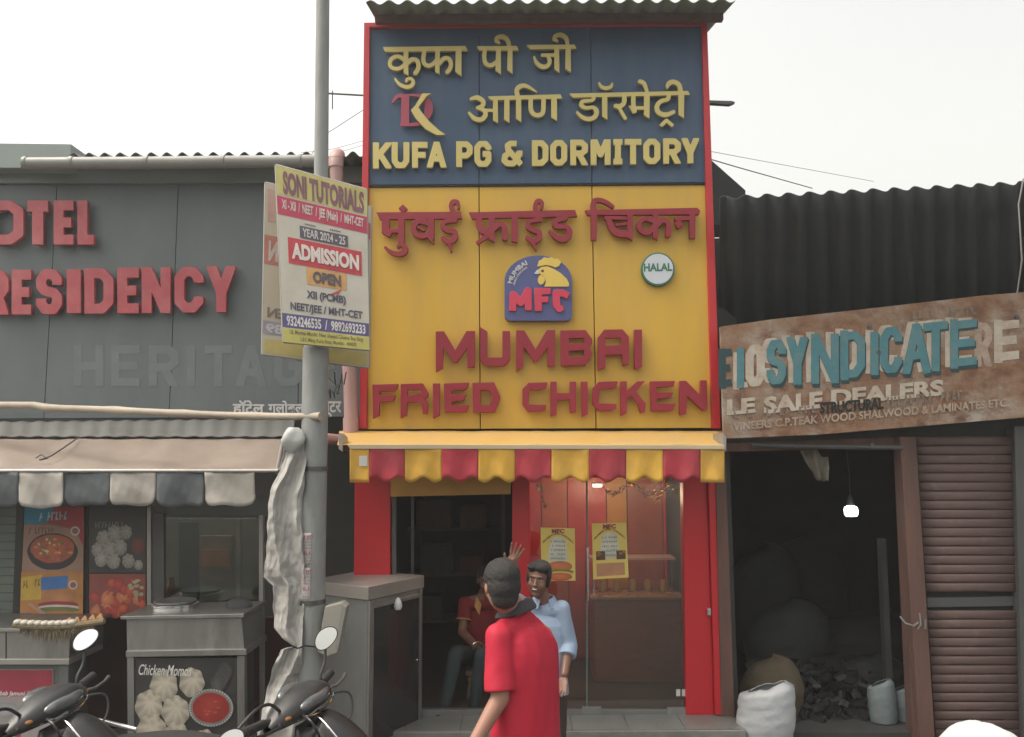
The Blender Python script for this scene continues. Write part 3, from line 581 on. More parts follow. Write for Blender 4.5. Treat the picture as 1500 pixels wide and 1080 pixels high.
# --- menu posters on the glass
def poster(pts, label, kind):
    Yp = YF + .006; t = thing('menu_poster', label, 'poster', W(pts[3][0], pts[3][1], Yp), 'yellow menu posters on the glass door')
    MB().slab(pts, Yp-.003, .004).part('sheet', PRINT if False else mat('poster_yellow', (.66, .52, .12), .55, var=.1, dirt=(.58, .52, .22), damt=.5), t)
    P = plane(Yp); g = MB(); TL, TR, BR, BL = pts
    def Q(u, v): return (TL[0]*(1-u)*(1-v)+TR[0]*u*(1-v)+BR[0]*u*v+BL[0]*(1-u)*v, TL[1]*(1-u)*(1-v)+TR[1]*u*(1-v)+BR[1]*u*v+BL[1]*(1-u)*v)
    def q4(u0, v0, u1, v1): return [Q(u0, v0), Q(u1, v0), Q(u1, v1), Q(u0, v1)]
    text_on(g, 'MFC', q4(.32, .02, .70, .10), P, .007, (.30, .03, .08), .05)
    text_on(g, 'MUMBAI FRIED CHICKEN', None, P, .007, (.35, .12, .03), .03, fn=lambda u, v: Q(.06+.88*u, .30-.17*math.sin(PI*u)-v*.045))
    g.flat([Q(.3, .2), Q(.5, .17), Q(.72, .2), Q(.78, .55), Q(.75, .64), Q(.2, .64), Q(.2, .55)], P, .0045, (.56, .56, .46))
    for i in range(5): scribble(g, q4(.28, .24+i*.08, .72, .275+i*.08), P, .006, (.10, .11, .14), 9, i+kind*7)
    if kind == 0:
        c = Q(.55, .82)
        for dy, rx, ry, co in ((-7, 18, 8, (.42, .13, .05)), (1, 20, 4, (.10, .16, .04)), (3, 19, 3, (.5, .33, .08)), (8, 18, 6, (.38, .10, .04))):
            pt = [(c[0]+rx*math.cos(a*PI/10), c[1]+dy+ry*math.sin(a*PI/10)) for a in range(20)]; g.fan((c[0]-4, c[1]+dy-2), pt, P, .0055+.0004*(dy+7)/3, tuple(min(1, v*1.6) for v in co), co)
    else:
        for u in (.10, .68): g.flat(q4(u, .5, u+.26, .66), P, .0055, (.10, .05, .03))
        for k in range(12):
            u, v = random.uniform(.12, .92), random.uniform(.52, .64)
            if .36 < u < .68: continue
            pt = [(Q(u, v)[0]+3*math.cos(a), Q(u, v)[1]+2*math.sin(a)) for a in range(6)]; g.fan(Q(u, v), pt, P, .0065, (.45, .25, .08), (.2, .08, .03))
        g.flat(q4(.1, .72, .9, .95), P, .0045, (.45, .22, .12))
    g.part('print', PRINT, t)
poster([(792, 773), (842, 774), (843, 851), (793, 851)], 'yellow menu poster with a burger at its foot, left one on the glass', 0)
poster([(867, 767), (917, 766), (921, 846), (869, 849)], 'yellow menu poster with two small food photos, right one on the glass', 1)
# --- inside the shop
it = m_i = None
g = MB(); cols = [(.32, .016, .014), (.27, .06, .022), (.29, .02, .015), (.30, .13, .02), (.20, .045, .02), (.32, .016, .016)]
x = -1.0; k = 0
mw = [mat('inner_panel_%s' % n, c, .35, var=.2) for n, c in zip(('red', 'brown', 'crimson', 'olive', 'umber', 'scarlet'), [tuple(v*2 for v in c) for c in cols])]
X0, X1 = W(760, 800, 8.9).x, XR-.13
ws = [.25, .28, .42, .22, .38, .30, .2]; x = X0
for k, w_ in enumerate(ws):
    MB().box(x, min(x+w_-.01, X1), 8.9, 8.94, ZS, 2.42).part('wall_panel', mw[k % 6], b); x += w_
    if x > X1: break
MB().box(X0, X0+.05, 7.6, 8.9, ZS, 2.42).part('partition', mw[0], b)
ct = thing('shop_counter', 'brown wooden counter with a glass shelf standing behind the glass door', 'counter', (W(900, 1000, 8.1).x, 8.1, ZS))
x0, x1 = W(868, 900, 8.1).x, W(995, 900, 8.1).x
MB().box(x0, x1, 8.0, 8.5, ZS, .95).part('body', mat('counter_brown', (.27, .085, .035), .4, var=.2, stretch=(1, 1, 4)), ct, bevel=.01)
MB().box(x0-.03, x1+.03, 7.97, 8.53, .952, .985).part('worktop', mat('worktop', (.30, .17, .10), .25), ct, bevel=.006)
MB().box(x0, x1, 8.2, 8.5, 1.30, 1.32).part('shelf', mat('shelf_pink', (.45, .30, .27), .4), ct)
for xx in (x0+.02, x1-.04): MB().box(xx, xx+.02, 8.2, 8.22, .985, 1.30).part('shelf_post', m_chrome, ct)
gm = mat('amber_jar', (.45, .26, .05), .3)
for i in range(5):
    j = MB(); xx = x0+.12+i*.15; j.lathe((xx, 8.3, .987), [(0, 0), (.035, 0), (.04, .02), (.04, .09), (.025, .11), (0, .11)], 14)
    tag(j.part('condiment_jar', gm), ['leftmost', 'second', 'middle', 'fourth', 'rightmost'][i] + ' small amber condiment jar on the shop counter', 'jar', 'jars on the shop counter')
tm = mat('gold_tinsel', (.75, .50, .12), .15, 1)
g = MB(); rnd = random.Random(3)
def tinsel(px0, py0, px1, py1, n):
    for i in range(n):
        u = rnd.random(); p = W(px0+(px1-px0)*u, py0+(py1-py0)*u+8*math.sin(u*9)+rnd.gauss(0, 2.5), 7.35+.1*rnd.random())
        d = Vector((rnd.gauss(0, 1), rnd.gauss(0, 1), rnd.gauss(0, .5))).normalized()*.018; e = d.orthogonal().normalized()*.006
        g.add([p-d, p+e, p+d, p-e], [(0, 1, 2, 3)])
tinsel(785, 700, 800, 740, 90); tinsel(885, 715, 960, 718, 160); tinsel(955, 728, 998, 708, 160)  # gold slivers added to make the golden glints behind the glass top
tag(g.part('glint_tinsel', tm), 'gold tinsel slivers added for the glints across the top of the glass front', 'garland')
lt = thing('ceiling_lamp', 'short white tube lamp lit behind the top of the glass front', 'lamp', W(875, 712, 7.9))
MB().tube([W(869, 712, 7.9), W(881, 712, 7.9)], .009, 8).part('tube', emat('lamp_glow', (1, .80, .55), 12), lt)
for k, (px_, Y_, pw) in enumerate(((875, 8.1, 7), (965, 7.8, 5))):  # warm point fills added to brighten the red room; the second has no fixture
    ld = bpy.data.lights.new('room_fill_light', 'POINT'); lo = bpy.data.objects.new('room_fill_light', ld); COL.objects.link(lo); lo.location = W(px_, 720, Y_); ld.energy = pw; ld.color = (1, .72, .45); ld.shadow_soft_size = .12
MB().tube([W(867, 709, 7.92), W(883, 709, 7.92)], .012, 8).part('holder', m_white, lt)
# dark room behind the open doorway: shelving unit and boxes
sh = thing('storage_shelf', 'dark storage shelf with boxes inside the open doorway', 'shelf', (W(660, 900, 9.4).x, 9.4, ZS))
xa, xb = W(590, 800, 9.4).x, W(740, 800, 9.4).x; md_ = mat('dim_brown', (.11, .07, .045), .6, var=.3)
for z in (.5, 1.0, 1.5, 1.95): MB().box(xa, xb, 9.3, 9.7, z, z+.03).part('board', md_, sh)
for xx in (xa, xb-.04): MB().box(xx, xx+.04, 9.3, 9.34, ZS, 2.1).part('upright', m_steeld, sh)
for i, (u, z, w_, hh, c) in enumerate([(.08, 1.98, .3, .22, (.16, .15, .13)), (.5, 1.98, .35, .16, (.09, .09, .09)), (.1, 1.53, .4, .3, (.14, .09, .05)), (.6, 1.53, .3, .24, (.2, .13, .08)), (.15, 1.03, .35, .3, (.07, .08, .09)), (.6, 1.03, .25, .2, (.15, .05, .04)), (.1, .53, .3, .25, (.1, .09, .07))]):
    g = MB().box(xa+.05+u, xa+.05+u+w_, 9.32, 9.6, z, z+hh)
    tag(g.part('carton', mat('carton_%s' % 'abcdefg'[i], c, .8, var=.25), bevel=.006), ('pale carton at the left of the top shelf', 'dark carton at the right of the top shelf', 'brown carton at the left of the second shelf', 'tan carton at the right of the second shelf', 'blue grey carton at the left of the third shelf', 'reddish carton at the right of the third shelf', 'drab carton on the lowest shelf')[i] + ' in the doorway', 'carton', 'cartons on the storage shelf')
# ------------------------------------------------------------------ hotel frontage (left)
ht = thing('hotel_building', 'grey panelled hotel front with faded red raised letters at the left', 'building', (W(200, 900, 7.3).x, 7.3, 0))
YH = 7.25
xr_ = W(531, 400, YH).x; xl_ = W(-330, 400, YH).x; ztop = W(250, 262, YH).z; zbot = W(250, 612, YH).z
js = [xl_, W(-112, 440, YH).x, W(74, 440, YH).x, W(254.5, 440, YH).x, W(440, 440, YH).x, xr_]
MB().box(xl_, xr_, YH+.03, YH+.08, zbot, ztop).part('backing', m_dark, ht)
for i in range(5): MB().box(js[i]+.003, js[i+1]-.003, YH, YH+.028, zbot, ztop).part('grey_panel', m_grey, ht, bevel=.002)
MB().slab([(-330, 244), (531, 244), (531, 268), (-330, 268)], YH-.05, .14).part('fascia', m_fascia, ht, bevel=.004)
MB().slab([(-330, 206), (104, 211), (103, 246), (-330, 246)], YH-.2, .3).part('fascia_box', mat('pale_fascia', (.24, .29, .28), .55, var=.08, dirt=(.16, .19, .19)), ht, bevel=.004)
gt = MB(); pts = [W(38, 240, YH-.3), W(200, 239, YH-.3), W(470, 236, YH-.3)]; gt.tube(pts, .055, 16)
for x in (38, 106, 216, 328, 440):
    y = 240-(x-38)*.009; a = W(x-2.5, y, YH-.3); c = W(x+2.5, y, YH-.3); gt.tube([a, c], .062, 16)
gt.part('gutter_pipe', m_pvc, ht)
a, c = W(102, 228, YH-.28), W(534, 226, YH-.28)
corrugated('roof_sheet', m_tin, a, c, a+Vector((0, 3, .35)), c+Vector((0, 3, .35)), 19, .024, ht)
MB().box(xl_, xr_, YH+.1, YH+.2, 0.05, zbot-.02).part('lower_wall', m_wall, ht)
MB().box(xl_, xr_, YH+2.4, YH+2.5, 0, ztop).part('rear_wall', m_wall, ht)
bpy.data.objects.remove(bpy.data.objects['lower_wall'])
# letters
for ch, a, c in (('O', -48, 98), ('T', 100, 192), ('E', 200, 282), ('L', 285, 358)):
    s = .4073; relief('letter', block_letter(ch, (a+3)*s, 200+236*s, (c-4)*s, 200+393*s, 14 if ch != 'T' else 16), YH-.04, .045, m_hred, ht)
for ch, a, c in (('R', -38, 45), ('E', 50, 131), ('S', 138, 236), ('i', 245, 305), ('D', 310, 420), ('E', 428, 514), ('N', 515, 624), ('C', 632, 742), ('Y', 748, 856)):
    s = .4073; d = (a+38)*.0195; relief('letter', block_letter(ch, (a+3)*s, 200+(486-d)*s, (c-4)*s, 200+(644-d*.6)*s, 14 if ch not in 'i' else 20), YH-.04, .045, m_hred, ht)
for i, ch in enumerate('HERITAGE'):
    x = [108, 163, 218, 272, 300, 345, 402, 452][i]; w_ = [44, 42, 44, 16, 40, 46, 42, 42][i]
    relief('faint_letter', block_letter('i' if ch == 'I' else ch, x, 506, x+w_, 566-.02*i, 12), YH-.001, .0015, m_ghost, ht)
g = MB()
# small white Hindi line: the default font has the letters; conjuncts are laid out by hand
text_on(g, '\u0939\u0949\u091f\u0947\u0932', [(341, 586), (387, 587), (387, 609), (341, 609)], plane(YH), .004, None, .03)
text_on(g, '\u0917\u094d\u0932\u094b\u092c\u0932', [(393, 587), (446, 587), (446, 610), (393, 610)], plane(YH), .004, None, .03)
text_on(g, '\u0938\u094d\u091f\u0930', [(470, 588), (500, 588), (500, 611), (470, 611)], plane(YH), .004, None, .03)
g.part('lettering', m_white, ht)
# tin strip and canvas canopy
hc = thing('stall_canopy', 'beige canvas canopy with grey and white scalloped valance over the food stall', 'awning', W(150, 690, 6.4))
a, c = W(-330, 640, 6.85), W(430, 640, 6.85); a2, c2 = W(-330, 622, 7.15), W(432, 614, 7.15)
corrugated('tin_strip', mat('sooty_tin_strip', (.12, .125, .12), .7, 0, var=.2, dirt=(.07, .065, .06), damt=.7, dscale=3), a, c, a2, c2, 30, .005, hc)
YC = 6.02
def cfn(u, v):
    p = W(-330+(772)*u, 641, 6.9).lerp(W(-330+(745)*u, 689, YC), v); return p + Vector((0, 0, -.035*math.sin(PI*v)*(1+.4*math.sin(u*40)) + .008*noise2(u*60, v*4)))
g = MB(); g.grid(cfn, 120, 12); g.part('canvas', m_canvas, hc, solid=.005)
p0, p1 = W(-330, 690, YC), W(408, 690, YC); MB().tube([p0, p1], .014, 10).part('front_rail', m_rail, hc)
MB().tube([W(405, 692, YC), W(414, 645, 6.9)], .013, 8).part('side_rail', m_rail, hc)
bx = [-244, -176, -108, -41, 27, 93, 161, 229, 299, 373]
for i in range(len(bx)-1):
    a, c = bx[i], bx[i+1]
    def vf(u, v, a=a, c=c):
        x = a+.6+(c-a-1.2)*u + v*1.6*math.sin(a*.7); e = min(u, 1-u)*(c-a); rd = 9+4*abs(math.sin(a*1.3)); dip = 0 if e > rd else (rd - math.sqrt(max(0, rd*rd-(rd-e)**2)))*.8
        return W(x, 692 + v*(50-dip + 2.0*math.sin(a) + 1.3*math.sin(x*.13)), YC + .018*math.sin(x*(.09+.03*math.sin(a)))*v + .02*noise2(x*.05, v*2, a))
    g = MB(); g.grid(vf, 20, 8); g.part('valance_scallop', m_vw if i % 2 == 0 else m_vg, hc, solid=.003)
g = MB(); g.tube([W(52, 671, 6.25), W(60, 666, 6.27), W(70, 672, 6.25), W(58, 674, 6.25), W(75, 668, 6.28), W(95, 655, 6.5), W(116, 640, 6.8)], .006, 6); tag(g.part('loose_cord', m_steeld), 'short dark cord lying knotted on the beige canvas canopy', 'cord')
# bamboo pole
bb = MB(); path = []; rr = []
for i in range(41):
    u = i/40; x = -330+u*800; y = 592 + (x+330)*.0215 + (-4 if x < 60 else 0) + 2.5*math.sin(u*9); Y = 6.75 - 1.25*max(0, u-.35)/.65
    path.append(W(x, y, Y)); rr.append(.030*(Y/6.5)*(1.16 if i % 5 == 0 else .96))
bb.tube(path, rr, 12); tag(bb.part('bamboo_pole', m_bamboo), 'long horizontal bamboo pole running across the grey hotel front', 'pole')
# stall: counters, posters, window
st = thing('food_stall', 'grey steel food stall with food posters and a glass window under the beige canopy', 'stall', (W(150, 1000, 6.8).x, 6.8, .07))
YS = 6.75; m_sd = mat('stall_grey', (.13, .145, .14), .5, .2, var=.12, dirt=(.07, .07, .065), damt=.5)
MB().rect(-330, 726, 430, 757, YS+.02, .05).part('top_beam', m_sd, st)
MB().rect(215, 742, 221, 905, YS-.02, .05).part('post', m_rail, st, bevel=.003)
MB().slab([(379, 755), (385, 755), (386, 1075), (380, 1075)], YS-.02, .05).part('post', m_rail, st, bevel=.003)
MB().rect(122, 742, 129, 906, YS, .05).part('post', m_black, st)
MB().slab([(24, 742), (35, 742), (28, 906), (18, 906)], YS, .05).part('post', m_black, st)
for i in range(13): MB().rect(-330, 744+i*12.5, 24, 755.5+i*12.5, YS+.01, .02).part('shutter_slat', mat('teal_grey_slat', (.11, .135, .125), .5, var=.1, dirt=(.16, .15, .12)), st, bevel=.003)
MB().rect(221, 755, 379, 905, YS+.015, .008).part('window_pane', m_dglass, st)
MB().rect(221, 752, 240, 905, YS-.005, .03).part('jamb', m_steeld, st)
for (x0, y0, x1, y1, Yy, c, nm) in ((240, 760, 380, 900, 8.4, (.13, .13, .10), 'inner_wall'), (262, 765, 290, 900, 8.0, (.04, .055, .06), 'inner_door'), (292, 785, 340, 850, 8.3, (.16, .12, .08), 'menu_board'), (296, 805, 336, 830, 8.28, (.30, .12, .06), 'menu_picture'), (346, 762, 352, 900, 8.1, (.2, .2, .16), 'inner_frame')):
    MB().rect(x0, y0, x1, y1, Yy, .04).part(nm, mat(nm+'_paint', tuple(v*1.6 for v in c), .6, var=.25), st)
MB().rect(-330, 905, 430, 1090, 7.15, .05).part('rear_panel', mat('maroon_wall', (.075, .022, .022), .7, var=.3, dirt=(.02, .02, .02), damt=.8), st)
# food posters (flat prints)
def blob_shape(cx, cy, rx, ry, n=20, jit=.06, seed=0, ph=0):
    r_ = random.Random(seed); return [(cx+rx*math.cos(2*PI*i/n+ph)*(1+r_.uniform(-jit, jit)), cy+ry*math.sin(2*PI*i/n+ph)*(1+r_.uniform(-jit, jit))) for i in range(n)]
def mul(c, k): return tuple(min(1, v*k) for v in c)
def momo(g, P, cx, cy, r, off, base, seed):  # a printed dumpling: pleats fan out from the twist
    r_ = random.Random(seed); n = 28; ph = r_.uniform(0, 6); pts = []; cols = []
    for i in range(n):
        a = 2*PI*i/n; rr = r*(1+.05*math.sin(a*7+ph)); pts.append((cx+rr*math.cos(a)*.92, cy+rr*math.sin(a)*1.08)); k = .50+.50*(.5+.5*math.cos(a*8+ph)); k *= .72+.28*(-math.sin(a)*.5+.5); cols.append(mul(base, k))
    g.fan((cx+r*.1, cy-r*.35), pts, P, off, mul(base, 1.12), cols)
    pt = blob_shape(cx+r*.1, cy-r*.55, r*.28, r*.3, 9, .2, seed); g.fan((cx, cy-r*.6), pt, P, off+.0005, mul(base, .8), mul(base, 1.05))
P = plane(YS); pp = thing('food_poster', 'tall colourful poster with a pizza pan above and a burger below', 'poster', W(75, 905, YS-.02))
Q1 = [(36, 742), (123, 742), (121, 912), (29, 906)]
MB().slab(Q1, YS-.02, .018).part('board', mat('poster_board', (.22, .12, .09), .5, var=.2), pp)
g = MB(); rnd = random.Random(5)
g.flat([(36, 742), (80, 742), (70, 762), (60, 768), (35, 768)], P, .022, (.03, .22, .36)); g.flat([(80, 742), (123, 742), (123, 800), (110, 775), (70, 766)], P, .022, (.34, .03, .04))
g.flat([(35, 769), (70, 769), (110, 776), (122, 802), (122, 850), (31, 855)], P, .0215, (.33, .20, .15))
g.flat([(31, 838), (122, 838), (121, 912), (29, 905)], P, .0218, (.45, .20, .06)); g.flat([(31, 846), (62, 842), (60, 878), (30, 880)], P, .0222, (.55, .36, .06))
g.flat([(60, 846), (100, 843), (98, 862), (60, 865)], P, .0225, (.05, .16, .42)); g.flat([(29, 898), (45, 898), (52, 912), (29, 906)], P, .0225, (.04, .10, .34))
g.fan((77, 808), blob_shape(77, 808, 37, 27, 28, .02), P, .0225, (.05, .035, .03), (.03, .03, .035))
g.fan((77, 805), blob_shape(77, 804, 32, 21, 28, .04, 3), P, .023, (.50, .14, .06), (.36, .09, .05))
for i in range(46):
    a = rnd.uniform(0, 2*PI); r = math.sqrt(rnd.random()); x, y = 77+28*r*math.cos(a), 804+17*r*math.sin(a)
    c = rnd.choice([(.50, .24, .10), (.36, .05, .04), (.12, .14, .04), (.55, .40, .22), (.42, .10, .12)]); g.fan((x, y), blob_shape(x, y, rnd.uniform(1.5, 4), rnd.uniform(1.2, 2.6), 7, .3, i), P, .0235+i*.00001, mul(c, 1.3), c)
scribble(g, [(52, 752), (100, 749), (98, 761), (50, 764)], P, .0235, (.35, .55, .60), 8, 1)
scribble(g, [(42, 773), (80, 772), (79, 781), (41, 783)], P, .0235, (.14, .07, .05), 8, 2)
scribble(g, [(34, 851), (60, 848), (59, 858), (33, 862)], P, .024, (.20, .13, .04), 6, 3)
for (cy, rx, ry, c) in ((876, 30, 12, (.40, .18, .08)), (886, 33, 5, (.28, .03, .05)), (890, 34, 4, (.5, .45, .4)), (893, 33, 4, (.12, .16, .05)), (900, 28, 6, (.36, .16, .08))):
    g.fan((88, cy-2), blob_shape(92-6, cy, rx*.9, ry, 22, .05, int(cy)), P, .024+.0004*(cy-870)/6, mul(c, 1.35), c)
g.flat([(40, 885), (46, 884), (82, 908), (74, 911)], P, .0268, (.45, .28, .18))
for x, y in ((110, 778), (107, 857)):
    g.fan((x, y), blob_shape(x, y, 7, 7, 14, 0), P, .0262, (.5, .46, .44), (.5, .46, .44)); g.fan((x, y), blob_shape(x, y, 4.5, 4.5, 14, 0), P, .0266, (.3, .1, .09), (.3, .1, .09))
g.part('print', PRINT, pp)['kind'] = 'stuff'
pp = thing('food_poster', 'dark poster with pale dumplings above and red fried chicken below', 'poster', W(170, 905, YS-.02))
MB().rect(130, 742, 214, 906, YS-.02, .018).part('board', m_black, pp); g = MB()
g.flat([(131, 744), (213, 744), (213, 838), (131, 838)], P, .0215, (.055, .055, .052))
g.fan((158, 830), blob_shape(163, 826, 34, 12, 20, .04), P, .0218, (.02, .025, .03), (.035, .04, .05))
for i, (x, y, r) in enumerate([(152, 790, 12), (168, 782, 12), (184, 780, 10), (143, 806, 10), (160, 806, 12), (176, 802, 11), (148, 820, 10), (166, 822, 11), (188, 822, 10), (203, 828, 7)]): momo(g, P, x, y, r, .0225+i*.0004, (.36, .34, .31), i)
g.fan((202, 800), blob_shape(202, 800, 10, 12, 16, .05), P, .0222, (.20, .06, .05), (.13, .05, .04))
g.flat([(131, 841), (213, 841), (213, 905), (131, 905)], P, .0215, (.26, .07, .06))
for i in range(34):
    x, y = rnd.uniform(136, 208), rnd.uniform(850, 900); c = rnd.choice([(.42, .08, .04), (.34, .05, .04), (.46, .16, .08), (.26, .04, .03)]); g.fan((x-1, y-2), blob_shape(x, y, rnd.uniform(4, 9), rnd.uniform(5, 11), 10, .25, i+50), P, .0222+i*.00012, mul(c, 1.5), c)
for i in range(10): x, y = rnd.uniform(190, 210), rnd.uniform(850, 872); g.fan((x, y), blob_shape(x, y, 4, 3, 7, .3, i), P, .0268+i*.0001, (.42, .38, .26), (.30, .30, .2))
scribble(g, [(140, 765), (186, 764), (185, 773), (139, 774)], P, .027, (.22, .21, .19), 10, 4)
g.part('print', PRINT, pp)['kind'] = 'stuff'
# momo cart
mc = thing('momo_cart', 'steel food cart with a Chicken Momos poster on its front', 'cart', W(270, 1090, 6.3))
mc_y = 6.2
MB().slab([(176, 903), (357, 899), (357, 905), (176, 908)], mc_y-.03, .55).part('worktop', m_steel, mc, bevel=.004)
MB().slab([(185, 907), (354, 905), (358, 951), (186, 954)], mc_y, .5).part('upper_body', m_steel, mc, bevel=.004)
MB().slab([(184, 954), (361, 951), (361, 960), (184, 963)], mc_y-.025, .5).part('band', m_steel, mc, bevel=.003)
MB().slab([(186, 963), (196, 963), (197, 1100), (187, 1100)], mc_y-.005, .06).part('leg', m_steel, mc, bevel=.003)
MB().slab([(347, 961), (358, 961), (359, 1100), (348, 1100)], mc_y-.005, .06).part('leg', m_steel, mc, bevel=.003)
MB().rect(196, 963, 347, 1100, mc_y+.03, .4).part('cabinet', m_black, mc)
mp = MB().rect(194, 964, 349, 1100, mc_y+.005, .02).part('poster_board', mat('poster_dark', (.035, .036, .036), .45, var=.2), mc)
g = MB(); P = plane(mc_y); text_on(g, 'Chicken Momos', [(203, 973), (281, 975), (281, 991), (203, 989)], P, .010, (.62, .62, .60), .012, .35)
for i, (x, y, r) in enumerate([(240, 1005, 22), (281, 1000, 20), (218, 1035, 22), (257, 1043, 22), (222, 1072, 24), (258, 1082, 22), (300, 1088, 18), (205, 1095, 18)]): momo(g, P, x, y, r, .001+i*.0006, (.50, .455, .37), i+20)
g.fan((309, 1037), blob_shape(309, 1037, 33, 28, 30, 0), P, .004, (.10, .10, .10), (.20, .20, .19))
for i in range(44): a = 2*PI*i/44; g.fan((309+31*math.cos(a), 1037+26*math.sin(a)), blob_shape(309+31*math.cos(a), 1037+26*math.sin(a), 1.1, 1.1, 6, 0), P, .005, (.5, .5, .48), (.5, .5, .48))
g.fan((305, 1034), blob_shape(309, 1037, 27, 22, 30, 0), P, .0048, (.36, .05, .03), (.26, .02, .02))
for i in range(7): x, y = rnd.uniform(296, 322), rnd.uniform(1026, 1048); g.fan((x, y), blob_shape(x, y, 5, 2.5, 8, .3, i), P, .0055+i*.0001, (.5, .10, .07), (.3, .03, .03))
for i in range(5): g.fan((330-i*3, 985+i*5), blob_shape(330-i*3, 985+i*5, 10, 14, 14, .1, i), P, .001+i*.0003, (.09, .09, .09), (.05, .05, .05))
g.part('print', PRINT, mc)
pt = thing('steel_pot', 'round steel pot lid standing on the momo cart', 'pot', W(256, 898, 6.5))
c = W(256, 899, 6.5); MB().lathe(c, [(0, .0), (.16, 0), (.175, .01), (.175, .065), (.18, .07), (.18, .08), (.165, .085), (0, .09)], 32).part('pot_body', m_chrome, pt)
MB().lathe(c+Vector((0, 0, .09)), [(0, 0), (.155, 0), (.155, .012), (0, .02)], 32).part('lid', m_steel, pt)
# second smaller utensils
mb_ = MB(); c = W(350, 893, 6.45); mb_.ball(c+Vector((0, 0, .03)), (.10, .08, .06), 20, 12); tag(mb_.part('covered_bundle', mat('dark_cloth', (.06, .062, .065), .8, var=.3)), 'dark rounded cloth bundle at the right end of the cart top', 'bundle')
mb_ = MB(); c = W(250, 884, 7.2); mb_.lathe(c, [(0, -.25), (.06, -.25), (.075, -.1), (.07, .08), (.03, .16), (.02, .22), (0, .22)], 16); tag(mb_.part('red_bottle', mat('bottle_orange', (.30, .07, .03), .4, var=.3)), 'orange red bottle seen through the stall window', 'bottle')
# left counter
lc = thing('steel_counter', 'pale steel counter with a red menu panel at the left edge', 'counter', W(20, 1090, 6.3))
MB().slab([(-250, 921), (105, 921), (105, 926), (-250, 926)], 6.14, .6).part('worktop', m_steel, lc, bevel=.003)
MB().slab([(-250, 926), (103, 926), (101, 966), (-250, 966)], 6.17, .5).part('upper_body', m_steel, lc, bevel=.003)
MB().rect(8, 927, 9.5, 966, 6.168, .01).part('seam', m_dark, lc)
MB().slab([(-250, 966), (101, 966), (101, 974), (-250, 974)], 6.15, .5).part('band', m_rail, lc, bevel=.003)
MB().rect(86, 974, 100, 1100, 6.18, .06).part('leg', m_sd, lc, bevel=.003)
MB().rect(-250, 974, 86, 1100, 6.2, .4).part('cabinet', m_sd, lc)
g = MB(); P = plane(6.19); MB().rect(-120, 981, 78, 1100, 6.19, .02).part('menu_board', mat('menu_board_grey', (.28, .25, .25), .5, var=.15), lc)
g.flat(box4(-120, 982, 77, 1012), P, .001, (.30, .035, .06)); g.flat(box4(-120, 1012, 40, 1020), P, .001, (.28, .03, .06)); g.flat(box4(-120, 1072, 30, 1080), P, .001, (.26, .03, .07))
text_on(g, 'Kebab Jamuni', [(-10, 1012), (37, 1013), (37, 1021), (-10, 1021)], P, .003, (.7, .65, .65), .015, .3)
text_on(g, 'e Chowel', [(-2, 1073), (23, 1073), (23, 1080), (-2, 1080)], P, .003, (.6, .5, .5), .015, .3)
g.fan((46, 1025), blob_shape(46, 1028, 11, 11, 16, .03), P, .002, (.55, .24, .09), (.36, .14, .06)); g.fan((36, 1042), blob_shape(38, 1044, 12, 8, 16, .06), P, .0015, (.22, .09, .08), (.14, .06, .06)); g.fan((10, 1040), blob_shape(6, 1040, 22, 11, 16, .06), P, .001, (.40, .40, .42), (.22, .22, .23))
g.fan((61, 1019), blob_shape(61, 1019, 5, 5, 12, 0), P, .002, (.4, .42, .44), (.3, .32, .36))
g.part('print', PRINT, lc)
MB().rect(-250, 907, 24, 921, 6.5, .2).part('ledge', m_sd, lc)
tr = thing('food_tray', 'woven tray with a straw fringe holding eggs and samosas on the counter', 'tray', W(88, 922, 6.05))
def tpt(u): return (20+133*u, 916 + 5*math.sin(PI*u) - 6*u)
g = MB(); g.tube([W(*tpt(i/14), 6.05) for i in range(15)], .022, 8); g.part('tray_rim', mat('woven_straw', (.20, .16, .09), .9, var=.35, scale=40, bump=.5), tr)
g = MB(); rs = random.Random(9)
for i in range(420):
    u = rs.random(); x, y = tpt(.08+.8*u); p = W(x, y+3, 6.06+rs.uniform(-.02, .02)); q = p + Vector((rs.gauss(0, .012), rs.uniform(-.02, .01), -rs.uniform(.04, .11)*(.5+math.sin(PI*u)*.6))); w_ = Vector((.004, 0, 0)); g.add([p-w_, p+w_, q], [(0, 2, 1)])
o = g.part('straw_fringe', mat('dry_straw', (.15, .12, .075), .9, var=.3), tr); o['kind'] = 'stuff'
me = None
for i in range(9):
    x, y = tpt(.05+i*.075); c = W(x, y-5, 6.05); e = MB(); e.ball(c, (.034, .03, .022), 12, 8); tag(e.part('boiled_egg', mat('egg_white', (.48, .45, .38), .5, var=.08)), ['leftmost', 'second', 'third', 'fourth', 'middle', 'sixth', 'seventh', 'eighth', 'rightmost'][i] + ' pale boiled egg in the row along the woven tray', 'egg', 'eggs on the woven tray')
for i in range(5):
    x, y = tpt(.62+i*.085); c = W(x, y-9, 6.08); e = MB(); s = .04
    e.add([c+Vector((-s, -s*.6, -s*.6)), c+Vector((s, -s*.6, -s*.6)), c+Vector((0, s*.7, -s*.6)), c+Vector((0, 0, s*.9))], [(0, 1, 3), (1, 2, 3), (2, 0, 3), (0, 2, 1)])
    tag(e.part('samosa', mat('fried_pastry', (.34, .17, .07), .6, var=.25, bump=.4), bevel=.012), ['leftmost', 'second', 'middle', 'fourth', 'rightmost'][i] + ' small brown samosa at the right of the woven tray', 'samosa', 'samosas on the woven tray')
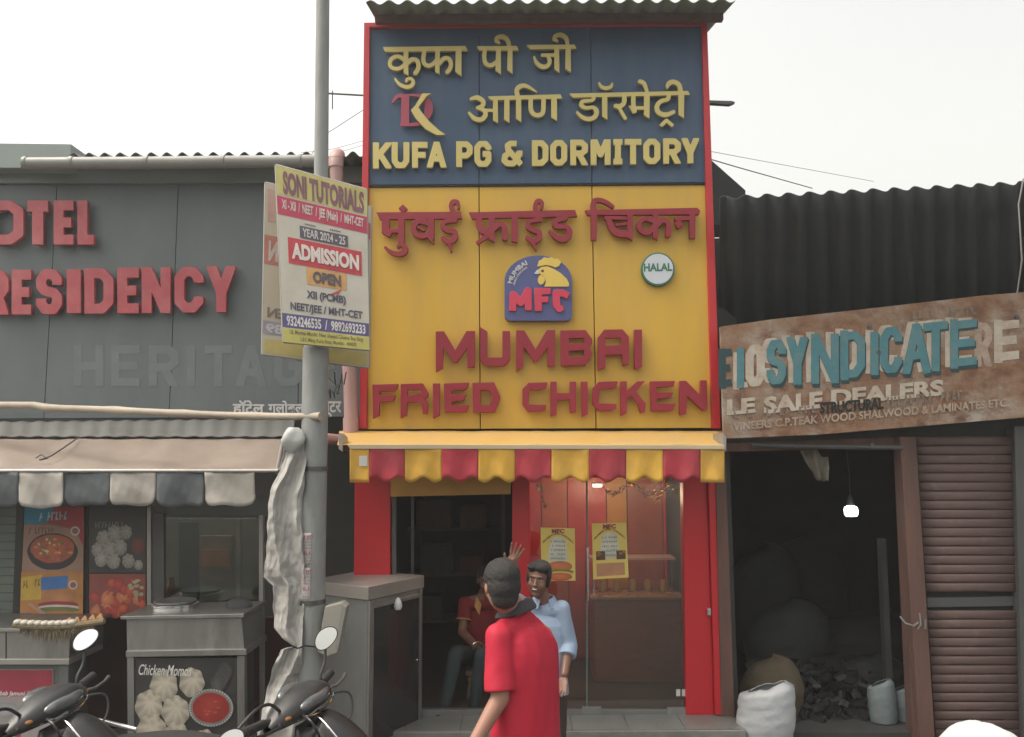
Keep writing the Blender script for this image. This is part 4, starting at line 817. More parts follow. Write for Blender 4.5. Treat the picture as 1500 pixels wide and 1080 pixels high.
# ------------------------------------------------------------------ pipes and pole
pv = thing('drain_pipe', 'pinkish vertical drain pipe with an elbow between hotel and yellow shop', 'pipe', (W(512, 640, 6.9).x, 6.9, .1))
g = MB(); c = [W(492, 232, 6.95), W(494, 300, 6.95), W(503, 430, 6.95), W(513, 560, 6.95), W(515, 650, 6.95)]; g.tube(c, .058, 14); g.part('pipe', m_pink, pv)
g = MB(); g.tube([W(492, 246, 6.95), W(492, 238, 6.95), W(493, 230, 7.0), W(495, 228, 7.2)], .066, 14); g.part('elbow', m_pink, pv); g = MB(); g.tube([W(514, 612, 6.95), W(514, 636, 6.95)], .066, 14); g.part('collar_joint', m_pink, pv)
g = MB(); g.tube([W(470, 642, 6.5), W(499, 645, 6.8)], .045, 12); g.part('side_branch', m_pink, pv)
gp = thing('utility_pole', 'grey steel street pole with banners tied on and a wider lower section', 'pole', (W(455, 900, 5.6).x, 5.6, 0))
YP = 5.6; c0 = W(456, 980, YP); bx_, tx = W(456, 900, YP), W(463, 510, YP)
g = MB(); g.tube([Vector((bx_.x-.01, YP, 0)), bx_, tx], .088, 24); g.part('lower_tube', m_pole, gp)
g = MB(); g.tube([tx + Vector((0, 0, -.01)), tx+Vector((0, 0, .06)), W(470, 300, YP), W(474, -120, YP)], [.088, .062, .05, .046], 20); g.part('upper_tube', m_pole, gp)
for z, zz in ((690, 688), (884, 888)):
    c = W(460 if z < 800 else 456.3, z, YP); g = MB(); g.tube([c, c+Vector((0, 0, .03))], .093, 24); g.part('band', m_steeld, gp)
def curl(x0, y0, x1, y1):                    # sheet pasted round the pole
    c = W((x0+x1)/2, (y0+y1)/2, YP)
    def P(x, y, off):
        w = W(x, y, YP-.09); dx = w.x - (c.x); a = max(-1.4, min(1.4, dx/.09)); r = .0885+off; return Vector((c.x + r*math.sin(a), YP - r*math.cos(a), w.z))
    return P
for k, (x0, y0, x1, y1) in enumerate(((443, 781, 466, 828), (441, 832, 466, 881))):
    P = curl(x0, y0, x1, y1); s_ = thing('pasted_notice', ('upper' if k == 0 else 'lower') + ' white notice with red headings pasted on the pole', 'notice', P((x0+x1)/2, y1, .001), 'notices pasted on the pole')
    g = MB(); g.grid(lambda u, v: P(x0+(x1-x0)*u+(v-.5)*(k*2-2), y0+(y1-y0)*v, .001), 10, 8); g.part('sheet', mat('notice_paper', (.48, .44, .44), .8, var=.15, dirt=(.3, .22, .22), damt=.5, dscale=14), s_, solid=.001)
    g = MB()
    for i in range(9):
        y = y0+3+i*(y1-y0-6)/9; big = i in (0, 5); scribble(g, box4(x0+2, y, x1-2, y+(4.2 if big else 2.2)), P, .004, (.35, .03, .05) if big else (.20, .16, .18), 8 if big else 12, i)
    g.part('print', PRINT, s_)
# banners tied to the pole
def bil(q):
    TL, TR, BR, BL = q
    return lambda u, v: (TL[0]*(1-u)*(1-v)+TR[0]*u*(1-v)+BR[0]*u*v+BL[0]*(1-u)*v, TL[1]*(1-u)*(1-v)+TR[1]*u*(1-v)+BR[1]*u*v+BL[1]*(1-u)*v)
def slant(q, Y0, Y1):                        # a board turned about the vertical: nearer at one edge
    xa, xb = q[0][0], q[1][0]
    return lambda x, y, off: W(x, y, Y0 + (Y1-Y0)*(x-xa)/(xb-xa) - off)
q1 = [(404, 242), (537, 278), (541, 513), (415, 501)]; q2 = [(389, 268), (544, 304), (540, 539), (384, 519)]
def board(q, P, m, parent, name='sheet', t=.012):
    a = [P(x, y, 0) for x, y in q]; n = Vector((0, t, 0)); MB().add(a+[p+n for p in a], [(0, 1, 2, 3)[::-1], (4, 5, 6, 7), (0, 1, 5, 4), (1, 2, 6, 5), (2, 3, 7, 6), (3, 0, 4, 7)]).part(name, m, parent)
    return
vm = mat('banner_vinyl', (.52, .50, .44), .45, var=.06, dirt=(.40, .36, .28), damt=.5, dscale=4)
def frame(q, P, parent, m=m_rail, r=.009):
    for i in range(4):
        a, c = q[i], q[(i+1) % 4]; MB().tube([P(*a, -.012), P(*c, -.012)], r, 8).part('frame_bar', m, parent)
t2 = thing('hanging_banner', 'rear banner on the pole, seen from its back with faint mirrored print', 'banner', W(462, 530, 5.75), 'banners tied to the pole')
P2 = slant(q2, 5.68, 5.86); board(q2, P2, mat('banner_back', (.47, .43, .34), .6, var=.1, dirt=(.36, .3, .2), damt=.5), t2); frame(q2, P2, t2)
B2 = bil(q2); g = MB()
g.flat([B2(.0, .30), B2(.16, .30), B2(.16, .47), B2(.0, .47)], P2, .002, (.46, .17, .13)); g.flat([B2(0, .80), B2(.3, .80), B2(.3, .88), B2(0, .88)], P2, .002, (.30, .28, .34)); g.flat([B2(0.02, .91), B2(.98, .91), B2(.98, .99), B2(0.02, .99)], P2, .002, (.48, .40, .14))
g.flat([B2(.02, .03), B2(.08, .03), B2(.1, .22), B2(.03, .22)], P2, .002, (.5, .30, .25)); g.flat([B2(.93, .1), B2(.995, .1), B2(.995, .2), B2(.93, .2)], P2, .002, (.42, .06, .08)); g.flat([B2(.93, .62), B2(.99, .62), B2(.99, .74), B2(.93, .74)], P2, .002, (.28, .26, .32))
text_on(g, 'TEEN', None, P2, .004, (.2, .16, .14), .04, fn=lambda u, v: B2(.36-.32*u, .78-.06*v)); text_on(g, '2989', None, P2, .004, (.5, .48, .5), .04, fn=lambda u, v: B2(.36-.33*u, .87-.055*v)); text_on(g, 'N', None, P2, .004, (.5, .42, .38), .05, fn=lambda u, v: B2(.13-.09*u, .45-.12*v))
g.part('print', PRINT, t2)['kind'] = 'stuff'
t1 = thing('hanging_banner', 'front banner on the pole reading ADMISSION OPEN in a red box', 'banner', W(470, 505, 5.45), 'banners tied to the pole')
P1 = slant(q1, 5.42, 5.5); board(q1, P1, vm, t1); frame([(404, 242), (537, 278), (541, 513), (415, 501)], P1, t1)
B = bil(q1); g = MB()
def band(u0, v0, u1, v1, c, off=.002): g.flat([B(u0, v0), B((u0+u1)/2, v0), B(u1, v0), B(u1, v1), B((u0+u1)/2, v1), B(u0, v1)], P1, off, c)
def tx(s, u0, v0, u1, v1, c, bold=.03, off=.005, shear=0, dv=0): text_on(g, s, None, P1, off, c, bold, shear, fn=lambda u, v: B(u0+(u1-u0)*u, v1+(v0-v1)*v+dv*u))
band(.0, .0, 1, .16, (.50, .46, .16)); tx('SONI TUTORIALS', .07, .02, .97, .155, (.20, .09, .12), .05)
band(.0, .17, 1, .275, (.46, .05, .10)); tx('XI - XII  /  NEET  /  JEE (Main)  /  MHT-CET', .05, .185, .96, .255, (.60, .55, .52), .03)
band(.24, .315, .78, .385, (.10, .09, .13), .004); tx('YEAR 2024 - 25', .27, .325, .75, .375, (.58, .56, .52), .02, .007)
band(.10, .395, .93, .545, (.50, .05, .07), .003); tx('ADMISSION', .14, .42, .90, .515, (.66, .62, .58), .05, .008)
band(.30, .55, .75, .65, (.60, .33, .12), .003); tx('OPEN', .37, .565, .69, .635, (.10, .09, .11), .05, .008)
g.flat([B(.52, .70), B(.70, .645), B(.66, .68)], P1, .004, (.45, .10, .06))
tx('XII (PCMB)', .29, .685, .74, .745, (.08, .08, .12), .04); tx('NEET/JEE / MHT-CET', .10, .765, .93, .825, (.08, .08, .12), .035)
band(.0, .835, 1, .915, (.10, .09, .22)); tx('9324246535  /  9892693233', .05, .845, .96, .905, (.62, .6, .6), .03)
band(.0, .92, 1, 1.0, (.50, .46, .13)); tx('I.B. Mumbai Mandir, Near Sheetal Cinema Bus Stop', .08, .925, .93, .957, (.14, .12, .06), .01); tx('L.B.S. Marg, Kurla Road, Mumbai - 400070', .2, .963, .85, .992, (.14, .12, .06), .01)
tx('......', .3, .295, .42, .305, (.1, .1, .1), .03); tx('......', .58, .295, .70, .305, (.1, .1, .1), .03)
g.part('print', PRINT, t1)
# white bag, tarpaulin, tilted box, junction wires on the pole
g = MB(); c = W(429, 645, 5.5)
def bag(u, v): a = 2*PI*u; h_ = v; r = .075*math.sin(PI*min(.97, h_*.9+.08))**.6*(1+.12*math.sin(3*a+5*h_)+.08*noise2(a*2, h_*6)); return c + Vector((r*math.cos(a), r*math.sin(a)*.8, (.5-h_)*.17))
g.grid(bag, 28, 14); tag(g.part('tied_plastic_bag', mat('bag_white', (.42, .44, .43), .5, var=.12, dirt=(.25, .25, .24))), 'small white plastic bag tied high on the left of the pole', 'bag')
Lb = [(640, 424), (662, 414), (690, 408), (720, 396), (751, 394), (800, 390), (845, 385), (852, 393), (858, 401), (920, 402), (935, 412), (947, 430), (951, 412), (965, 404), (982, 399), (1030, 388), (1071, 377), (1130, 368)]
def lx(y):
    for i in range(len(Lb)-1):
        if Lb[i][0] <= y <= Lb[i+1][0]: u = (y-Lb[i][0])/(Lb[i+1][0]-Lb[i][0]); return Lb[i][1]*(1-u)+Lb[i+1][1]*u
    return Lb[-1][1]
def tf(u, v):
    y = 640+490*v; a = lx(y) + 1.2*math.sin(y*.047+1)+.7*math.sin(y*.21); r_ = 446 - 5*v + 2.5*math.sin(y*.031)+.8*math.sin(y*.17); 
    if abs(y-949) < 40: r_ = 444-2*(1-abs(y-949)/40)
    x = a+(r_-a)*u; pinch = min(1, abs(y-949)/60+.15)
    return W(x, y, 5.47 + .10*u*0 + .05*pinch*abs(math.sin(u*4.5+v*5+1.6*math.sin(v*9)))+.03*abs(noise2(u*3, v*11, 2))+.016*abs(noise2(u*3+v*17, v*9-u*5, 5))+.003*noise2(u*7-v*30, v*25+u*6, 8))
g = MB(); g.grid(tf, 60, 220); tag(g.part('grey_tarpaulin', mat('tarp_grey', (.36, .355, .34), .38, var=.12, scale=5, bump=.25, bscale=25, dirt=(.20, .185, .165), damt=.55, dscale=4), solid=.003), 'crumpled pale grey tarpaulin hanging tied beside the street pole', 'tarpaulin')
g = MB(); g.tube([W(424, 944, 5.38), W(436, 950, 5.4), W(446, 946, 5.42), W(466, 948, 5.5)], .006, 6); tag(g.part('tie_cord', m_black), 'dark cord cinching the tarpaulin to the pole', 'cord')
jb_ = thing('junction_box', 'pale tilted metal box hung on the right side of the pole', 'box', W(486, 960, 5.6))
MB().slab([(476, 889), (501, 883), (508, 889), (494, 957), (478, 962), (465, 955)], 5.5, .11).part('box_shell', mat('box_putty', (.30, .29, .25), .6, var=.1, dirt=(.16, .15, .12), damt=.6), jb_, bevel=.005)
MB().slab([(501, 886), (507, 890), (495, 952), (491, 950)], 5.492, .01).part('lid_edge', m_pvc, jb_)
# ------------------------------------------------------------------ steel cabinet
cb = thing('steel_cabinet', 'tall grey steel cabinet with a dark glass door standing left of the doorway', 'cabinet', (-1.1, 6.6, .07))
Cn, Rt, Lt = Vector((-1.10, 6.36, 0)), Vector((-.765, 6.93, 0)), Vector((-1.62, 6.70, 0)); Bk = Rt + (Lt-Cn)
def prism(ps, z0, z1, grow=0):
    c = sum(ps, Vector())/len(ps); ps = [p + (p-c).normalized()*grow for p in ps]; n = len(ps)
    return MB().add([(p.x, p.y, z0) for p in ps]+[(p.x, p.y, z1) for p in ps], [list(range(n))[::-1], list(range(n, 2*n))]+[(i, (i+1) % n, n+(i+1) % n, n+i) for i in range(n)])
m_cs = mat('cabinet_steel', (.23, .235, .23), .42, .4, var=.12, scale=3, dirt=(.10, .10, .095), damt=.6, dscale=2.5, stretch=(1, 1, .3))
prism([Cn, Rt, Bk, Lt], .09, 1.235).part('carcass', m_cs, cb, bevel=.004)
prism([Cn, Rt, Bk, Lt], 1.24, 1.34, .03).part('top_slab', mat('slab_steel', (.30, .28, .26), .45, .4, var=.1), cb, bevel=.005)
ex = (Rt-Cn).normalized(); en = Vector((ex.y, -ex.x, 0))
def onface(u0, u1, z0, z1, o0, o1): c = Cn + ex*(u0+u1)/2 + en*(o0+o1)/2 + Vector((0, 0, (z0+z1)/2)); return MB().obox(c, ex, en, (0, 0, 1), (u1-u0)/2, (o1-o0)/2, (z1-z0)/2)
wd_ = (Rt-Cn).length
onface(0.0, .05, .10, 1.235, .002, .02).part('door_stile', m_steel, cb, bevel=.002); onface(wd_-.035, wd_, .10, 1.235, .002, .02).part('door_stile', m_steel, cb, bevel=.002)
onface(.052, wd_-.037, 1.17, 1.20, .002, .018).part('door_rail', m_steel, cb, bevel=.002); onface(.052, wd_-.037, .10, .17, .002, .018).part('door_rail', m_steel, cb, bevel=.002)
onface(.052, wd_-.037, .17, 1.17, .002, .010).part('door_glass', mat('smoked_glass', (.02, .022, .022), .15, spec=.6), cb)
c = Cn+ex*(wd_-.07)+en*.02+Vector((0, 0, .68)); MB().ball(c, .009, 10, 8).part('door_knob', m_chrome, cb)
g = MB(); c = Cn+ex*.30+en*.05; g.lathe((c.x, c.y, 1.14), [(0, -.02), (.022, -.015), (.034, .01), (.028, .045), (.010, .075), (0, .08)], 16); tag(g.part('hanging_bulb', mat('opal_white', (.62, .64, .66), .3)), 'unlit white bulb hanging at the top of the cabinet door', 'bulb')
# aerial arms and wires
def wire(pts, label, r=.004, name='overhead_wire'): g = MB(); g.tube([W(*p) for p in pts], r, 5); tag(g.part(name, m_black), label, 'wire')
ab = thing('side_bracket', 'thin metal bracket arm sticking out left of the blue sign', 'bracket', W(530, 140, 7.1)); g = MB(); g.tube([W(480, 137, 7.1), W(534, 140, 7.1)], .009, 8); g.part('arm', m_steeld, ab); g = MB(); g.tube([W(487, 133, 7.1), W(487, 160, 7.1)], .006, 6); g.part('insulator', m_steeld, ab)
ab = thing('side_bracket', 'short flat metal bracket sticking out right of the blue sign', 'bracket', W(1040, 150, 7.1)); MB().slab([(1036, 147), (1072, 148), (1077, 150), (1070, 153), (1036, 151)], 7.05, .05).part('arm', m_steeld, ab)
wire([(452, 232, 7), (480, 195, 7), (534, 160, 7.1)], 'dark wire rising to the bracket left of the blue sign', .003)
wire([(440, 224, 8), (490, 218, 8), (534, 206, 8)], 'thin wire crossing above the hotel roof beside the pole', .0025)
wire([(494, 224, 8), (515, 218, 8), (534, 212, 8)], 'short wire ending at the left edge of the blue sign', .0025)
wire([(1036, 221, 8), (1100, 233, 9), (1280, 266, 11)], 'upper thin wire right of the tall sign against the sky', .003)
wire([(1036, 232, 8), (1080, 245, 8.5), (1190, 276, 10)], 'lower thicker wire right of the tall sign against the sky', .006)
cw = random.Random(4)
for k, (cx_, cy_) in enumerate(((492, 555), (487, 575))):
    g = MB(); g.tube([W(cx_-12+24*t/12+cw.uniform(-4, 4), cy_+cw.uniform(-12, 12), 6.2) for t in range(13)], .005, 5); tag(g.part('tangled_cable', m_black), ('upper' if k == 0 else 'lower') + ' knot of black cable behind the street pole', 'cable')
# ------------------------------------------------------------------ timber shop (right)
rs_ = thing('timber_shop', 'dark old shop at the right with rusty sign board, brown shutter and open black doorway', 'shop', (W(1280, 900, 7.2).x, 7.2, 0))
XRL = XR+.02; XRR = W(1790, 800, 7).x
corrugated('roof_sheet', m_tind, W(1054, 290, 6.45), W(1800, 253, 6.45), W(1054, 500, 7.6), W(1800, 470, 7.6), 24, .030, rs_)
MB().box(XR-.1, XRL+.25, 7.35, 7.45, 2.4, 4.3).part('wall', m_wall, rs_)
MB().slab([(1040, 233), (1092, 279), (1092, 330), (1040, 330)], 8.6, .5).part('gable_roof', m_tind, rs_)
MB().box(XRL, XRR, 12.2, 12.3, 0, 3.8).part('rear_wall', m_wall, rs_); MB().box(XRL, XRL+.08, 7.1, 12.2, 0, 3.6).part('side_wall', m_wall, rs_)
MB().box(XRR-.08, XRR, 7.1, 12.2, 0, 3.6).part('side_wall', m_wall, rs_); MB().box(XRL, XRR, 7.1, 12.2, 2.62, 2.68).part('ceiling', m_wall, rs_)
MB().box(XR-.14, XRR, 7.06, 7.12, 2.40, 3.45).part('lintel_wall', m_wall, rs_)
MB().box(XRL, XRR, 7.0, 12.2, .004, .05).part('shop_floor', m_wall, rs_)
MB().slab([(1047, 650), (1062, 650), (1078, 1100), (1058, 1100)], 6.93, .1).part('door_post', m_brown, rs_, bevel=.004)
MB().slab([(1318, 640), (1342, 640), (1371, 1100), (1348, 1100)], 6.90, .12).part('door_post', m_brown, rs_, bevel=.005)
MB().slab([(1318, 655), (1326, 655), (1349, 1100), (1339, 1100)], 6.95, .12).part('inner_jamb', m_brown, rs_, bevel=.003)
MB().slab([(1290, 790), (1298, 790), (1313, 1100), (1303, 1100)], 7.5, .08).part('inner_post', m_steeld, rs_)
MB().slab([(1056, 650), (1330, 640), (1330, 656), (1057, 662)], 6.98, .08).part('lintel', m_brown, rs_)
g = MB(); g.tube([W(1100, 652, 6.9), W(1322, 656, 6.9)], .02, 10); g.part('lintel_pipe', m_steeld, rs_)
for k in range(33):
    y = 640+k*13.4
    if 874 < y+6.7 < 888: continue
    a = lambda yy: 1342 + (yy-640)*.0655
    g = MB(); Y0 = 6.98
    def sl(u, v, y=y): yy = y+12.7*v; return W(a(yy)+(1494+(yy-640)*.02-a(yy))*u, yy, Y0 - .009*math.sin(PI*min(1, v*1.08))**.45)
    g.grid(sl, 1, 6); g.part('shutter_slat', m_shut, rs_, solid=.003)
MB().slab([(1358, 876), (1499, 874), (1499, 888), (1359, 890)], 7.0, .03).part('lock_rail', m_steeld, rs_, bevel=.003)
MB().slab([(1340, 640), (1500, 640), (1512, 1100), (1372, 1100)], 7.03, .02).part('shutter_back', m_dark, rs_)
MB().slab([(1486, 625), (1510, 625), (1520, 1100), (1499, 1100)], 6.93, .12).part('guide_rail', m_steeld, rs_)
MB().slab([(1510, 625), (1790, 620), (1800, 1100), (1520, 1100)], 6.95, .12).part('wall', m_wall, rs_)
hp = MB(); hp.tube([W(1345, 912, 6.86), W(1338, 917, 6.85), W(1326, 913, 6.85), W(1318, 903, 6.87)], .008, 8); hp.tube([W(1347, 898, 6.87), W(1349, 915, 6.86), W(1344, 922, 6.86)], .006, 8); hp.part('hasp', m_steel, rs_)
MB().rect(1354, 908, 1357, 922, 6.88, .02).part('latch', m_steel, rs_)
# rusty sign board
def rustmat():
    m = bpy.data.materials.new('rusted_sign_paint'); m.use_nodes = True; t = m.node_tree; N = t.nodes; L = t.links; b_ = N['Principled BSDF']; tc = N.new('ShaderNodeTexCoord')
    def noise(s, d, stretch=None):
        mp = N.new('ShaderNodeMapping'); L.new(tc.outputs['Object'], mp.inputs[0]); mp.inputs['Scale'].default_value = stretch or (1, 1, 1)
        n = N.new('ShaderNodeTexNoise'); n.inputs['Scale'].default_value = s; n.inputs['Detail'].default_value = d; n.inputs['Roughness'].default_value = .68; L.new(mp.outputs[0], n.inputs['Vector']); return n.outputs['Fac']
    def ramp(src, pts):
        r = N.new('ShaderNodeValToRGB'); e = r.color_ramp.elements; e[0].position, e[0].color = pts[0][0], (*pts[0][1], 1); e[1].position, e[1].color = pts[-1][0], (*pts[-1][1], 1)
        for p, c in pts[1:-1]: k = e.new(p); k.color = (*c, 1)
        L.new(src, r.inputs[0]); return r.outputs[0]
    base = ramp(noise(2.6, 10, (.8, 1, 1.2)), [(.32, (.10, .045, .03)), (.43, (.22, .115, .065)), (.53, (.26, .18, .125)), (.66, (.34, .30, .26))])
    rust = ramp(noise(6, 9, (.8, 1, 1)), [(.5, (0, 0, 0)), (.66, (1, 1, 1))]); mx = N.new('ShaderNodeMix'); mx.data_type = 'RGBA'; L.new(rust, mx.inputs[0]); L.new(base, mx.inputs[6]); mx.inputs[7].default_value = (.14, .07, .045, 1)
    L.new(mx.outputs[2], b_.inputs['Base Color']); b_.inputs['Roughness'].default_value = .8
    bp = N.new('ShaderNodeBump'); bp.inputs['Strength'].default_value = .4; bp.inputs['Distance'].default_value = .01; L.new(noise(30, 6), bp.inputs['Height']); L.new(bp.outputs[0], b_.inputs['Normal']); return m
m_rust = rustmat()
sg = thing('rusty_sign_board', 'tilted rusty hand painted sign board reading SYNDICATE in teal letters', 'sign', W(1290, 630, 6.8))
YB = 6.78
MB().slab([(1055, 479), (1130, 468), (1300, 449), (1440, 433), (1500, 428), (1640, 414), (1642, 600), (1500, 612), (1380, 622), (1200, 637), (1060, 643)], YB, .04).part('board', m_rust, sg, bevel=.004)
m_teal = mat('teal_sign_paint', (.06, .19, .225), .7, var=.15, scale=8, dirt=(.20, .22, .20), dscale=9, damt=.5)
m_teald = mat('dark_teal_shadow', (.018, .05, .06), .7, var=.2)
m_cream = mat('worn_cream_paint', (.44, .40, .34), .75, var=.2, scale=8, dirt=(.33, .21, .14), dscale=11, damt=.7)
m_cream2 = mat('faded_cream_paint', (.36, .29, .23), .75, var=.2, scale=8, dirt=(.24, .13, .09), dscale=11, damt=.85)
s8 = 470/1154; CX8 = lambda x, y: (1030+x*s8, 220+y*s8)
def sgn(ch, x0, x1, yt, yb, w, m, off, th=.002, dx=0, dy=0, sk=None):
    (a, c), (d, e) = CX8(x0+dx, yt+dy), CX8(x1+dx, yb+dy); k = -(x1-x0)*s8*.075
    relief('painted_letter', block_letter(ch, a, c-k/2, d, e-k/2, w*s8, skew=k), YB-off, th, m, sg, 0)
L8 = [('S', 228, 298, 682, 842), ('Y', 300, 378, 675, 835), ('N', 388, 488, 664, 830), ('D', 493, 582, 652, 818), ('i', 598, 634, 655, 806), ('C', 636, 716, 636, 802), ('A', 716, 818, 628, 794), ('T', 792, 880, 618, 786), ('E', 888, 984, 612, 776)]
for ch, a, c, yt, yb in L8: sgn(ch, a, c, yt, yb, 29, m_cream, .001, dx=-18, dy=-6)
for ch, a, c, yt, yb in L8: sgn(ch, a, c, yt+2, yb+6, 28, m_teald, .0035, dx=4, dy=6)
for ch, a, c, yt, yb in L8: sgn(ch, a, c, yt, yb, 29, m_teal, .006)
sgn('O', 152, 222, 700, 850, 30, m_cream, .002); sgn('i', 118, 150, 712, 852, 26, m_teal, .004); sgn('E', 55, 108, 716, 852, 26, m_teald, .003); sgn('L', 108, 160, 730, 856, 20, m_cream, .0018)
sgn('R', 975, 1038, 622, 772, 26, m_cream2, .002); sgn('E', 1046, 1136, 614, 756, 30, m_cream, .002)
PB = plane(YB); g = MB(); g2 = MB(); g3 = MB(); g4 = MB()
def q8(x0, y0, x1, y1, h): return [CX8(x0, y0), CX8(x1, y1), CX8(x1, y1+h), CX8(x0, y0+h)]
text_on(g, 'LE', q8(85, 898, 188, 888, 56), PB, .010, None, .045); g.part('lettering', m_cream, sg); g = MB(); text_on(g, 'SALE', q8(218, 888, 430, 866, 62), PB, .010, None, .045); g.part('lettering', m_cream, sg); g = MB(); text_on(g, 'DEALERS', q8(460, 862, 866, 824, 58), PB, .010, None, .045)
g.part('lettering', m_cream, sg)
text_on(g3, 'VINEERS C.P.TEAK WOOD SHALWOOD & LAMINATES ETC.', q8(108, 980, 1100, 892, 30), PB, .012, None, .03); g3.part('lettering', m_cream2, sg)
text_on(g2, 'STRUCTURAL', q8(420, 908, 650, 890, 42), PB, .014, None, .045); g2.part('lettering', MATS['dark_gap'], sg); g2 = MB(); scribble(g2, q8(750, 578, 985, 560, 30), PB, .010, None, 11, 5); g2.part('lettering', mat('faint_number_paint', (.17, .14, .12), .8, var=.3, dirt=(.26, .2, .15), damt=.9, dscale=12), sg)['kind'] = 'stuff'
scribble(g4, q8(655, 890, 935, 862, 34), PB, .011, None, 13, 6); g4.part('lettering', MATS['faint_number_paint'], sg)['kind'] = 'stuff'; g4 = MB(); scribble(g4, q8(110, 940, 410, 918, 26), PB, .011, None, 13, 7); g4.part('lettering', mat('faint_grey_paint', (.19, .15, .13), .8, var=.3, dirt=(.26, .17, .115), damt=.9, dscale=14), sg)['kind'] = 'stuff'
for x, y in ((632, 727), (600, 636), (610, 1062), (1130, 600)): q = CX8(x, y); MB().slab(disc(*q, 3, 12), YB-.012, .014).part('bolt', m_steeld, sg)
# bulb
bl_ = thing('light_bulb', 'lit white bulb hanging on a cord in the dark doorway at the right', 'bulb', W(1247, 757, 7.7))
g = MB(); c = W(1247, 757, 7.7); g.lathe(c, [(0, 0), (.045, .004), (.058, .02), (.060, .06), (.055, .085), (.03, .1)], 20); g.part('globe', emat('bulb_glow', (.9, .97, 1.0), 7), bl_)
g = MB(); g.lathe(c+Vector((0, 0, .1)), [(.03, 0), (.028, .05), (.016, .09), (0, .1)], 14); g.tube([c+Vector((0, 0, .19)), c+Vector((.0, 0, .4)), Vector((c.x-.03, c.y, 2.62))], .004, 6); g.part('cord_and_holder', m_steeld, bl_)
g = MB(); c = W(1193, 662, 7.05)
def rag(u, v): return c + Vector(((u-.5)*(.24-.16*v)+.06*v, .03*math.sin(u*9+v*3), -.24*v + .05*math.sin(u*5)*(1-v)+.03*noise2(u*5, v*5)))
g.grid(rag, 14, 12); tag(g.part('hanging_rag', mat('rag_grey', (.16, .15, .12), .9, var=.3), solid=.004), 'torn grey rag hanging from the doorway lintel under the rusty sign', 'rag')
# sacks
def sack(px, pyt, wpx, Y, m, name, label, cat, zb=.05, open_=0, seed=0, slump=.15, group=None):
    top = W(px, pyt, Y); w = wpx*Y/FPX/2; H = top.z-zb; g = MB()
    def fn(u, v):
        a = 2*PI*u; z = v; prof = (math.sin(PI*min(1, .12+z*.90))**.32 if not open_ else (.92+.12*math.sin(PI*z*.9)) * (1 if z < .93 else 1-.3*(z-.93)/.07))
        if z == 0: prof = .55
        r = w*prof*(1+.05*math.sin(2*a+seed)+.05*noise2(a*1.5, z*6, seed)+.02*noise2(a*5, z*18, seed))
        return Vector((top.x+r*math.cos(a)+slump*w*z*math.sin(seed), Y+r*math.sin(a)*.75, zb + H*z*(1+(.10*math.cos(a+.4)+.04*noise2(a*3, seed)) * (z if open_ else z*z*.5))))
    g.grid(fn, 44, 30); o = g.part(name, m, solid=.004 if open_ else 0); return tag(o, label, cat, group)
m_sw = mat('white_plastic_sack', (.42, .44, .46), .5, var=.1, scale=6, bump=.4, bscale=25, dirt=(.25, .26, .26), damt=.5)
m_sb = mat('burlap', (.085, .066, .042), .9, var=.3, bump=.4)
m_sg = mat('blue_grey_sack', (.18, .22, .23), .7, var=.15, bump=.4, bscale=20, dirt=(.1, .1, .1))
m_so = mat('near_black_sack', (.042, .045, .045), .85, var=.4, bump=.4, dirt=(.03, .03, .03), damt=.7)  # near-black cloth colour, lowered to keep the heap dark
sack(1118, 1005, 74, 6.75, m_sw, 'plastic_sack', 'white plastic sack with an open rolled top beside the brown door post', 'sack', open_=1, seed=2)
sack(1126, 962, 86, 7.35, m_sb, 'burlap_sack', 'brown burlap sack standing behind the white open sack', 'sack', seed=1)
sack(1292, 1000, 38, 7.25, m_sg, 'plastic_sack', 'narrow blue grey sack left of the inner door post', 'sack', open_=1, seed=4)
sack(1329, 1006, 40, 7.3, m_sg, 'plastic_sack', 'blue grey sack between the inner post and the brown door post', 'sack', open_=1, seed=5)
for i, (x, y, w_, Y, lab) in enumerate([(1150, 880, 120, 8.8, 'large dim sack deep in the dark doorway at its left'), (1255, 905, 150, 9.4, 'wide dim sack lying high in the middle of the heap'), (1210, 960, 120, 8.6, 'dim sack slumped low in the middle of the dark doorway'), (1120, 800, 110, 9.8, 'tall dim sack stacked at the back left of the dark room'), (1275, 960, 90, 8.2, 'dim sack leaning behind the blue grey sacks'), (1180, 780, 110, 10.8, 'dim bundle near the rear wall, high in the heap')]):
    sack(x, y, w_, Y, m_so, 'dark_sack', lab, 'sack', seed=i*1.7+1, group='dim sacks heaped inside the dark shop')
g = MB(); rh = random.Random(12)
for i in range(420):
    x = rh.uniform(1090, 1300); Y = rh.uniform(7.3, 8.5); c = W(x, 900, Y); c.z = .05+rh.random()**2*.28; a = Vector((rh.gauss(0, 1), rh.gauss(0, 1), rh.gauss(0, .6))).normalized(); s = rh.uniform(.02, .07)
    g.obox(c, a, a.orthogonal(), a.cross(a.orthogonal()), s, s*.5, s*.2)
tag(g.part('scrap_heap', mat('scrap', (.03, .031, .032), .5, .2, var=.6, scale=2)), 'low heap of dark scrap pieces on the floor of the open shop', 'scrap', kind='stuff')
g = MB()
def mound(u, v): x = -1+2*u; y = -1+2*v; r = math.hypot(x, y*.9); h = max(0, 1-r*r)**.7; c = W(1440, 1066, 5.9); return Vector((c.x+x*.43, 5.9+y*.38, .0 + (c.z+.03)*h*(1+.05*noise2(x*4, y*4, 3)) + .004))
g.grid(mound, 40, 40); tag(g.part('white_bundle', mat('white_cloth', (.56, .60, .62), .8, var=.08, dirt=(.42, .47, .47), dscale=9, damt=.4)), 'white cloth bundle, only its rounded top showing, before the brown shutter', 'bundle')
